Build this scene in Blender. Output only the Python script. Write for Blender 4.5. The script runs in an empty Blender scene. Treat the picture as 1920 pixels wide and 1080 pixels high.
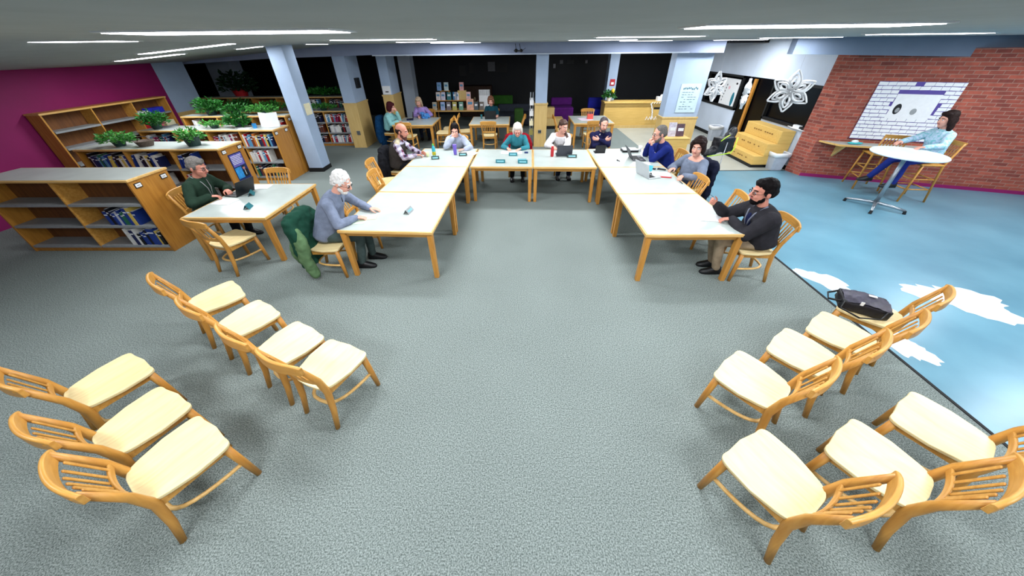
import bpy, math, random
import numpy as np
from mathutils import Vector, Matrix, noise
PI = math.pi
R = math.radians
rnd = random.Random(7)
sc = bpy.context.scene
COL = sc.collection

# ------------------------------------------------------------ mesh builder
class MB:
    def __init__(s): s.v = []; s.f = []; s.m = []
    def add(s, vs, fs, mi=0):
        b = len(s.v); s.v += [tuple(map(float, v)) for v in vs]
        for f in fs: s.f.append(tuple(b + i for i in f)); s.m.append(mi)
        return s
    def box(s, x0, x1, y0, y1, z0, z1, mi=0):
        x0, x1 = min(x0, x1), max(x0, x1); y0, y1 = min(y0, y1), max(y0, y1); z0, z1 = min(z0, z1), max(z0, z1)
        return s.add([(x0,y0,z0),(x1,y0,z0),(x1,y1,z0),(x0,y1,z0),(x0,y0,z1),(x1,y0,z1),(x1,y1,z1),(x0,y1,z1)],
              [(0,3,2,1),(4,5,6,7),(0,1,5,4),(1,2,6,5),(2,3,7,6),(3,0,4,7)], mi)
    def obox(s, c, ux, uy, uz, mi=0):
        c = Vector(c); ux, uy, uz = Vector(ux), Vector(uy), Vector(uz)
        vs = [c + a*ux + b*uy + d*uz for d in (-1,1) for a,b in ((-1,-1),(1,-1),(1,1),(-1,1))]
        return s.add(vs, [(0,3,2,1),(4,5,6,7),(0,1,5,4),(1,2,6,5),(2,3,7,6),(3,0,4,7)], mi)
    def prism(s, pts, z0, z1, mi=0):
        n = len(pts)
        vs = [(p[0],p[1],z0) for p in pts] + [(p[0],p[1],z1) for p in pts]
        fs = [tuple(range(n-1,-1,-1)), tuple(range(n,2*n))] + [(i,(i+1)%n,n+(i+1)%n,n+i) for i in range(n)]
        return s.add(vs, fs, mi)
    def loft(s, rings, mi=0, closed=False):
        n = len(rings[0]); vs = [p for r in rings for p in r]; fs = []
        for k in range(len(rings)-1):
            for i in range(n):
                j = (i+1) % n
                fs.append((k*n+i, k*n+j, (k+1)*n+j, (k+1)*n+i))
        fs.append(tuple(range(n-1,-1,-1))); fs.append(tuple((len(rings)-1)*n+i for i in range(n)))
        return s.add(vs, fs, mi)
    def tube(s, pts, rad, seg=8, mi=0, flat=1.0, up=None, round_ends=False, square=False):
        pts = [Vector(p) for p in pts]
        if not hasattr(rad, '__len__'): rad = [rad]*len(pts)
        rad = list(rad)
        if round_ends:
            d0 = (pts[0]-pts[1]).normalized(); d1 = (pts[-1]-pts[-2]).normalized()
            a, b = pts[0], pts[-1]; ra, rb = rad[0], rad[-1]
            pts = [a+d0*ra*.97, a+d0*ra*.7] + pts + [b+d1*rb*.7, b+d1*rb*.97]
            rad = [ra*.25, ra*.71] + rad + [rb*.71, rb*.25]
        rings = []; prev = None
        for k, p in enumerate(pts):
            t = (pts[min(k+1,len(pts)-1)] - pts[max(k-1,0)]).normalized()
            ref = Vector(up) if up is not None else Vector((0,0,1))
            if prev is not None and up is None: ref = prev
            elif abs(t.dot(ref)) > .95: ref = Vector((1,0,0))
            x = (ref - t*ref.dot(t))
            if x.length < 1e-6: x = Vector((1,0,0)) - t*t.x
            x.normalize(); y = t.cross(x); prev = x
            ring = []
            for i in range(seg):
                a = 2*PI*(i+.5)/seg
                q = rad[k]*(1.2 if square else 1)
                ring.append(p + x*math.cos(a)*q + y*math.sin(a)*q*flat)
            rings.append(ring)
        return s.loft(rings, mi)
    def ell(s, c, ax, r, seg=14, rings=9, mi=0):
        c = Vector(c); X, Y, Z = [Vector(a) for a in ax]
        vs = [c - Z*r[2]]
        for k in range(1, rings):
            th = PI*k/rings - PI/2
            for i in range(seg):
                a = 2*PI*i/seg
                vs.append(c + X*r[0]*math.cos(th)*math.cos(a) + Y*r[1]*math.cos(th)*math.sin(a) + Z*r[2]*math.sin(th))
        vs.append(c + Z*r[2]); fs = []
        for i in range(seg): fs.append((0, 1+(i+1)%seg, 1+i))
        for k in range(rings-2):
            for i in range(seg):
                a = 1+k*seg+i; b = 1+k*seg+(i+1)%seg
                fs.append((a, b, b+seg, a+seg))
        o = 1+(rings-2)*seg
        for i in range(seg): fs.append((o+i, o+(i+1)%seg, len(vs)-1))
        return s.add(vs, fs, mi)
    def lathe(s, c, prof, seg=20, mi=0):
        rings = [[(c[0]+r*math.cos(2*PI*i/seg), c[1]+r*math.sin(2*PI*i/seg), c[2]+z) for i in range(seg)] for r, z in prof]
        return s.loft(rings, mi)
    def xf(s, M):
        s.v = [tuple(M @ Vector(v)) for v in s.v]; return s
XYZ = ((1,0,0),(0,1,0),(0,0,1))

def mesh_of(mb, name='mesh'):
    me = bpy.data.meshes.new(name); me.from_pydata(mb.v, [], mb.f)
    if any(mb.m): me.polygons.foreach_set('material_index', mb.m)
    me.update(); return me
def obj(name, mb, mat, parent=None, smooth=False, bevel=0, seg=2, loc=None, rotz=0):
    me = mb if isinstance(mb, bpy.types.Mesh) else mesh_of(mb, name)
    for m in (mat if isinstance(mat, (list, tuple)) else [mat]):
        if m: me.materials.append(m)
    if smooth: me.polygons.foreach_set('use_smooth', [True]*len(me.polygons))
    o = bpy.data.objects.new(name, me); COL.objects.link(o)
    if parent: o.parent = parent
    if loc: o.location = loc
    if rotz: o.rotation_euler.z = rotz
    if bevel:
        b = o.modifiers.new('bevel', 'BEVEL'); b.width = bevel; b.segments = seg; b.limit_method = 'ANGLE'
        if not smooth: me.polygons.foreach_set('use_smooth', [True]*len(me.polygons))
        w = o.modifiers.new('wn', 'WEIGHTED_NORMAL')
    return o
def tag(o, label, cat, group=None, kind=None):
    if label: o['label'] = label
    if cat: o['category'] = cat
    if group: o['group'] = group
    if kind: o['kind'] = kind
    return o
def thing(name, label, cat, loc=(0,0,0), rotz=0, group=None):
    o = bpy.data.objects.new(name, None); COL.objects.link(o)
    o.location = loc; o.rotation_euler = (0,0,rotz); o.empty_display_size = .1
    return tag(o, label, cat, group)
def struct(name, mb, mat, **k):
    o = obj(name, mb, mat, **k)
    if not k.get('parent'): o['kind'] = 'structure'
    return o
def dup(root, loc, rotz, label=None, group=None, scale=None):
    r = root.copy(); COL.objects.link(r); r.location = loc; r.rotation_euler = (0,0,rotz)
    if label: r['label'] = label
    if group: r['group'] = group
    elif 'group' in r: del r['group']
    for ch in list(root.children):
        c = ch.copy(); COL.objects.link(c); c.parent = r
        for g in ch.children:
            d = g.copy(); COL.objects.link(d); d.parent = c
    return r
def baked(mb, voxel=.01, smooth=3, factor=.5, decimate=None, ns=0, nf=8, name='baked'):
    """one continuous skin around overlapping closed volumes"""
    me = mesh_of(mb, name); o = bpy.data.objects.new('tmp', me); COL.objects.link(o)
    r = o.modifiers.new('r', 'REMESH'); r.mode = 'VOXEL'; r.voxel_size = voxel
    if smooth:
        s = o.modifiers.new('s', 'SMOOTH'); s.iterations = smooth; s.factor = factor
    if decimate:
        d = o.modifiers.new('d', 'DECIMATE'); d.ratio = decimate
    bpy.context.view_layer.update()
    dg = bpy.context.evaluated_depsgraph_get()
    out = bpy.data.meshes.new_from_object(o.evaluated_get(dg))
    bpy.data.objects.remove(o); bpy.data.meshes.remove(me)
    if ns:
        nrm = [v.normal.copy() for v in out.vertices]
        for v, n in zip(out.vertices, nrm):
            v.co += n*ns*(noise.noise(v.co*nf) + .5*noise.noise(v.co*nf*2.3))
    out.name = name; out.update()
    out.polygons.foreach_set('use_smooth', [True]*len(out.polygons))
    return out

# ------------------------------------------------------------ materials
MATS = {}
def lin(c): return tuple((x/255/12.92 if x/255 <= .04045 else ((x/255+.055)/1.055)**2.4) for x in c)
def nodes(name):
    m = bpy.data.materials.new(name); m.use_nodes = True; nt = m.node_tree
    return m, nt, nt.nodes, nt.links, nt.nodes['Principled BSDF']
def mat(name, rgb, rough=.6, var=.06, scale=20, metal=0, bump=0, spec=.4, stretch=None, emit=0, alpha=1, sheen=0, dark=None):
    """procedural colour with soft noise variation; rgb is sRGB 0..255"""
    if name in MATS: return MATS[name]
    m, nt, N, L, P = nodes(name)
    c = lin(rgb)
    tc = N.new('ShaderNodeTexCoord'); mp = N.new('ShaderNodeMapping')
    L.new(tc.outputs['Object'], mp.inputs[0])
    if stretch: mp.inputs['Scale'].default_value = stretch
    n = N.new('ShaderNodeTexNoise'); n.inputs['Scale'].default_value = scale; n.inputs['Detail'].default_value = 4
    L.new(mp.outputs[0], n.inputs['Vector'])
    cr = N.new('ShaderNodeValToRGB'); e = cr.color_ramp.elements
    e[0].position = .3; e[1].position = .7
    lo = lin(dark) if dark else tuple(x*(1-var*2) for x in c)
    e[0].color = (*lo, 1); e[1].color = (*[min(1, x*(1+var)) for x in c], 1)
    L.new(n.outputs['Fac'], cr.inputs[0]); L.new(cr.outputs[0], P.inputs['Base Color'])
    P.inputs['Roughness'].default_value = rough; P.inputs['Metallic'].default_value = metal
    P.inputs['Specular IOR Level'].default_value = spec
    if sheen: P.inputs['Sheen Weight'].default_value = sheen
    if bump:
        b = N.new('ShaderNodeBump'); b.inputs['Strength'].default_value = bump; b.inputs['Distance'].default_value = .01
        L.new(n.outputs['Fac'], b.inputs['Height']); L.new(b.outputs[0], P.inputs['Normal'])
    if emit:
        P.inputs['Emission Color'].default_value = (*c, 1); P.inputs['Emission Strength'].default_value = emit
    if alpha < 1: P.inputs['Alpha'].default_value = alpha
    MATS[name] = m; return m
def wood(name, rgb, dk, scale=6, axis='X', rough=.4):
    if name in MATS: return MATS[name]
    m, nt, N, L, P = nodes(name)
    tc = N.new('ShaderNodeTexCoord'); mp = N.new('ShaderNodeMapping'); L.new(tc.outputs['Object'], mp.inputs[0])
    st = {'X': (1.2, 14, 14), 'Y': (14, 1.2, 14), 'Z': (14, 14, 1.2)}[axis]
    mp.inputs['Scale'].default_value = st
    n = N.new('ShaderNodeTexNoise'); n.inputs['Scale'].default_value = scale*.35; n.inputs['Detail'].default_value = 6
    n.inputs['Distortion'].default_value = .6
    L.new(mp.outputs[0], n.inputs['Vector'])
    cr = N.new('ShaderNodeValToRGB'); e = cr.color_ramp.elements
    e[0].position = .32; e[1].position = .66; e[0].color = (*lin(dk), 1); e[1].color = (*lin(rgb), 1)
    L.new(n.outputs['Fac'], cr.inputs[0]); L.new(cr.outputs[0], P.inputs['Base Color'])
    P.inputs['Roughness'].default_value = rough
    b = N.new('ShaderNodeBump'); b.inputs['Strength'].default_value = .08; b.inputs['Distance'].default_value = .004
    L.new(n.outputs['Fac'], b.inputs['Height']); L.new(b.outputs[0], P.inputs['Normal'])
    MATS[name] = m; return m
def carpet():
    m, nt, N, L, P = nodes('carpet')
    tc = N.new('ShaderNodeTexCoord')
    a = N.new('ShaderNodeTexNoise'); a.inputs['Scale'].default_value = 105; a.inputs['Detail'].default_value = 6; a.inputs['Roughness'].default_value = .75
    c = N.new('ShaderNodeTexNoise'); c.inputs['Scale'].default_value = .9; c.inputs['Detail'].default_value = 3
    L.new(tc.outputs['Object'], a.inputs['Vector']); L.new(tc.outputs['Object'], c.inputs['Vector'])
    r = N.new('ShaderNodeValToRGB'); e = r.color_ramp.elements
    e[0].position = .4; e[1].position = .62; e[0].color = (*lin((78,88,85)), 1); e[1].color = (*lin((164,174,170)), 1)
    r2 = N.new('ShaderNodeValToRGB'); g = r2.color_ramp.elements
    g[0].position = .3; g[1].position = .7; g[0].color = (.9,.9,.9,1); g[1].color = (1.0,1.0,1.0,1)
    mx = N.new('ShaderNodeMix'); mx.data_type = 'RGBA'; mx.blend_type = 'MULTIPLY'; mx.inputs[0].default_value = 1
    L.new(a.outputs['Fac'], r.inputs[0]); L.new(c.outputs['Fac'], r2.inputs[0])
    L.new(r.outputs[0], mx.inputs[6]); L.new(r2.outputs[0], mx.inputs[7]); L.new(mx.outputs[2], P.inputs['Base Color'])
    P.inputs['Roughness'].default_value = .95; P.inputs['Specular IOR Level'].default_value = .1
    b = N.new('ShaderNodeBump'); b.inputs['Strength'].default_value = .3; b.inputs['Distance'].default_value = .006
    L.new(a.outputs['Fac'], b.inputs['Height']); L.new(b.outputs[0], P.inputs['Normal'])
    return m
def brick():
    m, nt, N, L, P = nodes('brick')
    tc = N.new('ShaderNodeTexCoord'); mp = N.new('ShaderNodeMapping'); L.new(tc.outputs['UV'], mp.inputs[0])
    b = N.new('ShaderNodeTexBrick'); L.new(mp.outputs[0], b.inputs['Vector'])
    b.inputs['Color1'].default_value = (*lin((168,84,66)), 1); b.inputs['Color2'].default_value = (*lin((120,56,48)), 1)
    b.inputs['Mortar'].default_value = (*lin((156,118,104)), 1)
    b.inputs['Scale'].default_value = 1; b.inputs['Mortar Size'].default_value = .006
    b.inputs['Brick Width'].default_value = .21; b.inputs['Row Height'].default_value = .068; b.inputs['Bias'].default_value = -.1
    n = N.new('ShaderNodeTexNoise'); n.inputs['Scale'].default_value = 9; L.new(mp.outputs[0], n.inputs['Vector'])
    mx = N.new('ShaderNodeMix'); mx.data_type = 'RGBA'; mx.blend_type = 'OVERLAY'; mx.inputs[0].default_value = .35
    L.new(b.outputs['Color'], mx.inputs[6]); L.new(n.outputs['Fac'], mx.inputs[7]); L.new(mx.outputs[2], P.inputs['Base Color'])
    P.inputs['Roughness'].default_value = .85
    bp = N.new('ShaderNodeBump'); bp.inputs['Strength'].default_value = .6; bp.inputs['Distance'].default_value = .01; bp.invert = True
    L.new(b.outputs['Fac'], bp.inputs['Height']); L.new(bp.outputs[0], P.inputs['Normal'])
    return m
def plaid():
    m, nt, N, L, P = nodes('plaid cloth')
    tc = N.new('ShaderNodeTexCoord'); mp = N.new('ShaderNodeMapping'); L.new(tc.outputs['Object'], mp.inputs[0])
    mp.inputs['Rotation'].default_value = (.4,.5,.3)
    outs = []
    for s, off in ((2.6, .3), (2.6, 1.7)):
        w = N.new('ShaderNodeTexWave'); w.inputs['Scale'].default_value = s; w.inputs['Phase Offset'].default_value = off
        w.bands_direction = 'X' if off < 1 else 'Z'
        L.new(mp.outputs[0], w.inputs['Vector']); outs.append(w)
    r1 = N.new('ShaderNodeValToRGB'); r2 = N.new('ShaderNodeValToRGB')
    for r, c in ((r1, (120,24,50)), (r2, (60,50,110))):
        r.color_ramp.interpolation = 'CONSTANT'; e = r.color_ramp.elements
        e[0].color = (*lin((196,190,210)), 1); e[1].color = (*lin(c), 1); e[1].position = .52
        x = r.color_ramp.elements.new(.85); x.color = (*lin((20,16,36)), 1)
    L.new(outs[0].outputs['Fac'], r1.inputs[0]); L.new(outs[1].outputs['Fac'], r2.inputs[0])
    mx = N.new('ShaderNodeMix'); mx.data_type = 'RGBA'; mx.inputs[0].default_value = .5
    L.new(r1.outputs[0], mx.inputs[6]); L.new(r2.outputs[0], mx.inputs[7]); L.new(mx.outputs[2], P.inputs['Base Color'])
    P.inputs['Roughness'].default_value = .9
    return m

M_SEAT = wood('seat maple', (250,232,178), (240,212,154), axis='Y', rough=.42)
M_OAK = wood('honey oak', (206,150,70), (184,124,48), axis='Z', rough=.4)
M_OAKX = wood('honey oak rail', (212,158,78), (190,132,54), axis='X', rough=.4)
M_EDGE = wood('table edge oak', (230,188,118), (210,162,90), axis='X', rough=.4)
M_PANEL = wood('orange oak panel', (190,132,52), (170,112,40), axis='Z', rough=.45)
M_WAIN = wood('pale oak wainscot', (216,186,122), (206,172,106), axis='Z', rough=.5)
M_DESK = wood('desk oak', (222,184,104), (210,170,90), axis='X', rough=.5)
M_BACK = wood('dark brown back board', (120,74,32), (96,56,24), axis='Z', rough=.6)  # shadow inside the shelves is put into this darker brown
M_LAM = mat('grey speckled laminate', (184,193,188), .28, .045, 4, spec=.5)
M_CARPET = carpet(); M_BRICK = brick(); M_PLAID = plaid()
M_BLUEF = mat('blue painted floor', (108,154,172), .3, .07, .9, dark=(88,134,154), spec=.5)
M_TILE = mat('cream floor tile', (176,178,168), .35, .05, 2)
M_WHITEP = mat('white floor paint', (225,240,245), .4, .04, 6)
M_WALL = mat('blue grey paint', (166,186,212), .7, .03, 3)
M_WALLD = mat('grey blue paint', (112,126,146), .7, .03, 3)
M_WALLW = mat('pale wall paint', (200,212,228), .6, .03, 2)
M_BEAM = mat('beam paint', (150,162,190), .7, .04, 2)
M_PURP = mat('purple wall paint', (140,20,92), .6, .05, 2)
M_CEIL = mat('ceiling paint', (158,166,168), .8, .04, 3)
M_DARKW = mat('shade-dark wall', (14,16,22), .6, .1, 2)  # darkness of the unlit back room is painted into the wall colour
M_DARKC = mat('shade-dark ceiling', (12,14,18), .9, .1, 2)  # near-black colour carries the lack of light behind the beam
M_GLASS = mat('night glass', (3,4,7), .25, .05, 2, spec=.15)  # near-black colour stands for the dark rooms behind panes and doorway
M_BLK = mat('black plastic', (16,17,20), .45, .1, 30)
M_BLKR = mat('black rubber trim', (14,16,18), .7, .1, 10)
M_STEEL = mat('brushed steel', (170,176,182), .35, .05, 40, metal=.9)
M_SHELF = mat('grey metal shelf', (150,154,156), .5, .05, 20)
M_WHITE = mat('white paper', (236,238,240), .7, .02, 20)
M_CREAM = mat('cream paper', (240,232,196), .7, .03, 20)
M_TEAL = mat('teal card', (20,108,118), .5, .08, 20)
M_TEALL = mat('pale card stripe', (120,180,190), .5, .05, 20)
M_NAVY = mat('navy card', (20,40,96), .5, .08, 20)
M_LIGHT = mat('lit diffuser', (246,246,255), .5, .0, 5, emit=9)
M_LEAF = mat('green leaves', (44,120,40), .5, .2, 12, dark=(20,66,26))
M_LEAF2 = mat('bright leaves', (84,160,64), .5, .2, 12, dark=(36,98,40))
M_LEAF3 = mat('dark leaves', (22,56,30), .5, .2, 12)
M_POT = mat('dark green pot', (22,50,46), .5, .1, 10)
M_RED = mat('red plastic', (190,36,44), .45, .08, 12)
M_SKIN = mat('fair skin', (226,166,146), .5, .04, 9, spec=.35)
M_SKIN2 = mat('ruddy skin', (206,138,118), .5, .04, 9, spec=.35)

# ------------------------------------------------------------ camera
CZ = 2.7048
cam = bpy.data.cameras.new('camera'); co = bpy.data.objects.new('camera', cam); COL.objects.link(co)
fpx, pit, roll, yaw = 598.91, .588464, -.0106222, .0165807
def ray(px, py):
    a = (px-960)/fpx; b = (py-486)/fpx; cr, sr = math.cos(roll), math.sin(roll)
    a, b = a*cr+b*sr, -a*sr+b*cr; cp, sp = math.cos(pit), math.sin(pit)
    x, y, z = a, cp-b*sp, -sp-b*cp; cy, sy = math.cos(yaw), math.sin(yaw)
    return Vector((x*cy-y*sy, x*sy+y*cy, z))
fw = ray(960,486).normalized(); rt = (ray(1060,486)-ray(960,486)).normalized(); upv = rt.cross(fw).normalized()
Mx = Matrix((rt, upv, -fw)).transposed().to_4x4(); Mx.translation = (0,0,CZ)
co.matrix_world = Mx; cam.sensor_width = 36; cam.lens = 36*fpx/1920; cam.shift_y = -54/1920; cam.clip_start = .05
sc.camera = co

# ------------------------------------------------------------ the room
XL, XR = -9.3, 6.9
f = MB(); f.add([(-16,-3,0),(3.93,-3,0),(3.93,17,0),(-16,17,0)], [(0,1,2,3)]); struct('floor', f, M_CARPET)
f = MB(); f.add([(3.93,-3,0),(12,-3,0),(12,8.12,0),(3.93,8.12,0)], [(0,1,2,3)])
def blob(cx, cy, rx, ry, rot, seed, n=40):
    g = random.Random(seed); ps = []
    for i in range(n):
        a = 2*PI*i/n; k = 1 + .22*math.sin(3*a+seed) + g.uniform(-.13,.13)
        x, y = rx*k*math.cos(a), ry*k*math.sin(a)
        ps.append((cx+x*math.cos(rot)-y*math.sin(rot), cy+x*math.sin(rot)+y*math.cos(rot), .002))
    return ps
for bl in (blob(4.2,3.5,.17,.32,R(30),2), blob(4.12,2.38,.2,.24,R(20),5), blob(5.6,3.1,.3,.5,R(60),9)):
    pts = [p for p in bl if p[0] > 3.95] if bl[0][0] < 5 else bl
    f.add(pts, [tuple(range(len(pts)))], 1)
struct('floor', f, [M_BLUEF, M_WHITEP])
f = MB(); f.add([(3.93,8.12,0),(12,8.12,0),(12,17,0),(3.93,17,0)], [(0,1,2,3)]); struct('floor', f, M_TILE)
struct('trim_1', MB().box(3.915,3.945,-3,8.12,0,.006).box(3.945,12,8.105,8.135,0,.006), M_BLKR)
# ceiling: flat part, sloping left bay, dark area behind the beam
c = MB(); c.box(-4.8,12,-3,10.6,2.79,2.9)
c.add([(-12,-3,2.2),(-4.8,-3,2.79),(-4.8,10.6,2.79),(-12,10.6,2.2),(-12,-3,2.9),(-4.8,-3,2.9),(-4.8,10.6,2.9),(-12,10.6,2.9)],
      [(0,1,2,3),(4,7,6,5),(0,4,5,1),(1,5,6,2),(2,6,7,3),(3,7,4,0)])
struct('ceiling', c, M_CEIL)
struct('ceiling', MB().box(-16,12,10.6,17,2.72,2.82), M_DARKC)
# walls
struct('wall_left', MB().box(-9.5,XL,-3,9.42,0,2.6), M_PURP)
o = struct('wall_left', MB().box(-9.5,XL,9.42,10.35,1.25,2.6), M_WALL)
struct('trim_2', MB().box(-9.5,XL+.012,9.42,10.35,0,1.22).box(-9.5,XL+.03,9.42,10.35,1.22,1.26), M_WAIN)
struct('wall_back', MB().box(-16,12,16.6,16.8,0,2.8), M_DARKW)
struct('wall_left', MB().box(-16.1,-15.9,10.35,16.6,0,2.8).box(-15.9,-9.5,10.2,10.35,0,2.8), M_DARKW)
struct('wall_front', MB().box(-10,12,-3.2,-3,0,2.9), M_WALLW)
struct('wall_right', MB().box(12,12.2,-3,16.6,0,2.9), M_WALLW)
# right wall with two windows and a doorway
w = MB(); X0, X1 = XR, XR+.14
w.box(X0,X1,13.2,16.6,0,2.8); w.box(X0,X1,8.1,13.2,1.9,2.8); w.box(X0,X1,11.1,13.2,0,.95); w.box(X0,X1,8.1,9.75,0,.95)
struct('wall_right', w, M_WALLW)
struct('baseboard_right', MB().box(X0-.012,X0,11.1,13.6,0,.1).box(X0-.012,X0,8.15,9.75,0,.1), M_BLKR)
def window(n, y0, y1, z0, z1):
    o = thing('window_%d' % n, None, None, (X0, (y0+y1)/2, z0)); o['kind'] = 'structure'
    h = (y1-y0)/2; H = z1-z0
    obj('window_frame', MB().box(-.03,.1,-h,-h+.05,0,H).box(-.03,.1,h-.05,h,0,H).box(-.03,.1,-h,h,0,.06).box(-.03,.1,-h,h,H-.06,H), M_BLKR, o)
    obj('pane', MB().box(.05,.06,-h+.04,h-.04,.05,H-.05), M_GLASS, o)
window(1, 11.1, 13.2, .95, 1.9); window(2, 8.1, 9.75, .95, 1.9)
struct('door_1', MB().box(X0+.02,X0+.1,9.75,11.1,0,1.9), M_GLASS)  # dark slab filling the doorway in place of the shade beyond it
struct('trim_3', MB().box(X0-.06,X0-.01,10.45,10.55,.0,1.86), M_PANEL)
# brick pier at the right
A = Vector((6.94,7.74)); d = Vector((.71,-.24)).normalized(); B = A + d*5.2
def uvbox(mb):
    me = mesh_of(mb, 'wall_brick'); uv = me.uv_layers.new(name='UVMap')
    for p in me.polygons:
        n = p.normal; t = Vector((-n.y, n.x, 0)); t = t.normalized() if t.length > .1 else Vector((1,0,0))
        for li in p.loop_indices:
            v = me.vertices[me.loops[li].vertex_index].co; uv.data[li].uv = (v.dot(t), v.z)
    return me
b = MB().prism([(6.86,8.14),(A.x,A.y),(B.x,B.y),(B.x+.2,B.y+.8),(7.1,8.14)], 0, 2.6)
struct('wall_brick', uvbox(b), M_BRICK)
struct('baseboard_brick', MB().prism([(A.x-.01,A.y-.012),(B.x,B.y-.012),(B.x,B.y),(A.x,A.y)], 0, .07), M_PURP)
# ceiling beam: long bulkhead over the columns, dropped bulkhead at the right
b = MB()
def beamseg(x0, x1, zb0, zb1, y0=10.5, y1=10.95, zt=2.8):
    b.add([(x0,y0,zb0),(x1,y0,zb1),(x1,y1,zb1),(x0,y1,zb0),(x0,y0,zt),(x1,y0,zt),(x1,y1,zt),(x0,y1,zt)],
          [(0,3,2,1),(4,5,6,7),(0,1,5,4),(1,2,6,5),(2,3,7,6),(3,0,4,7)])
beamseg(-12,-7,2.24,2.47); beamseg(-7,-4,2.47,2.53); beamseg(-4,5.7,2.53,2.5)
struct('beam', b, M_BEAM)
b = MB(); beamseg(5.2,12,2.53,2.39,7.2,7.35,2.8); struct('beam', b, M_WALLD)
struct('trim_4', MB().box(-4,4.75,10.47,10.5,2.505,2.535), M_WALLW)
# columns
def column(x0, x1, y0, y1, zw=None, zt=2.8, base=None, m=M_WALL, mw=M_WAIN):
    if zw is None:
        o = struct('column', MB().box(x0,x1,y0,y1,0,zt), m, bevel=.01)
    else:
        o = struct('column', MB().box(x0,x1,y0,y1,zw,zt), m)
        p = obj('wainscot', MB().box(x0-.02,x1+.02,y0-.02,y1+.02,0,zw-.04).box(x0-.035,x1+.035,y0-.035,y1+.035,zw-.04,zw), mw, o)
    if base: obj('base_trim', MB().box(x0-.012,x1+.012,y0-.012,y1+.012,0,base), M_BLKR, o)
    return o
cA = column(-5.42,-5.06,8.22,8.62,None,2.79,.1)
cB = column(-5.22,-4.86,10.62,11.45,1.31,2.55)
cC = column(-4.3,-4.0,11.5,12.3,1.43)
cD = column(.58,.92,10.58,10.92,1.27,2.55)
cE = column(4.58,5.62,10.8,11.2,.82,2.55)
column(-10.9,-10.1,13,13.6,1.0,m=M_WALLW)
column(-4.4,-3.95,13.9,14.4,None,m=M_WALLW)
column(3.5,3.85,14,14.4,None,m=M_WALL)

# ------------------------------------------------------------ lights
def fixture(x, y, z, sx, sy, tilt=0, label=None, e=34, group=None):
    t = thing('ceiling_light', label, 'ceiling light', (x,y,z), 0, group)
    t.rotation_euler = (0, tilt, 0)
    obj('light_housing', MB().box(-sx/2-.03,sx/2+.03,-sy/2-.03,sy/2+.03,.0,.05), M_WHITE, t)
    obj('diffuser', MB().box(-sx/2,sx/2,-sy/2,sy/2,-.004,.0), M_LIGHT, t)
    L = bpy.data.lights.new('lamp', 'AREA'); L.shape = 'RECTANGLE'; L.size = sx; L.size_y = sy; L.energy = e
    L.color = (.93,.97,1); lo = bpy.data.objects.new('lamp', L); COL.objects.link(lo); lo.parent = t; lo.location = (0,0,-.01)
    return t
SL = math.atan(.082)
def slz(x): return 2.79 + min(0, (x+4.8)*.082) - .012
gl = 'ceiling strip lights over the meeting tables'
LX = [-1.6, 1.6, 4.9]; LY = [-.3, 2.2, 4.7, 7.2]
for x in LX:
    for y in LY: fixture(x, min(y, 6.75 if x > 4 else 8), 2.782, 1.2, .3, 0, 'white strip light in the flat ceiling above the meeting area', 34, gl)
for x, y, s, l in [(-5.6,6.45,1.6,'long bright strip light on the sloping ceiling above the low bookcases'),
                (-7.25,7.4,1.3,'strip light on the sloping ceiling nearest the purple wall'),
                (-5.5,7.85,.5,'short strip light beside the left of the grey free-standing column'),
                (-4.55,8.75,.45,'short strip light just right of the grey free-standing column')]:
    fixture(x, y, slz(x), s, .12 if s < 1 else .2, -SL if x < -4.8 else 0, l, 32 if s > 1 else 3)
for y in (1.0, 4.0): fixture(-4.7, y, 2.782, 1.2, .3, 0, 'white strip light in the flat ceiling left of the meeting area', 30, 'ceiling strip lights on the left side')
for x, y, l in ((5.7,9.9,'white strip light over the cream tiled floor'),(4.3,12.3,'white strip light before the reception desk')): fixture(x, y, 2.7 if y > 10.6 else 2.782, 1.2, .3, 0, l, 60 if y > 10.6 else 34)
for y in (.8,3.2,5.4): fixture(8.6, y, 2.782, 1.2, .3, 0, 'added fill light in the ceiling over the blue floor', 34, 'added fill lights over the blue floor')  # unseen lamps, put in to brighten the right side and the brick
fixture(-1.5, 9.6, 2.782, 1.2, .3, 0, 'white strip light just in front of the long beam, left one', 34)
fixture(3.2, 9.6, 2.782, 1.2, .3, 0, 'white strip light just in front of the long beam, right one', 34)
wd = bpy.data.worlds.new('world'); sc.world = wd; wd.use_nodes = True
wd.node_tree.nodes['Background'].inputs[0].default_value = (.55,.65,.8,1); wd.node_tree.nodes['Background'].inputs[1].default_value = .02

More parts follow.
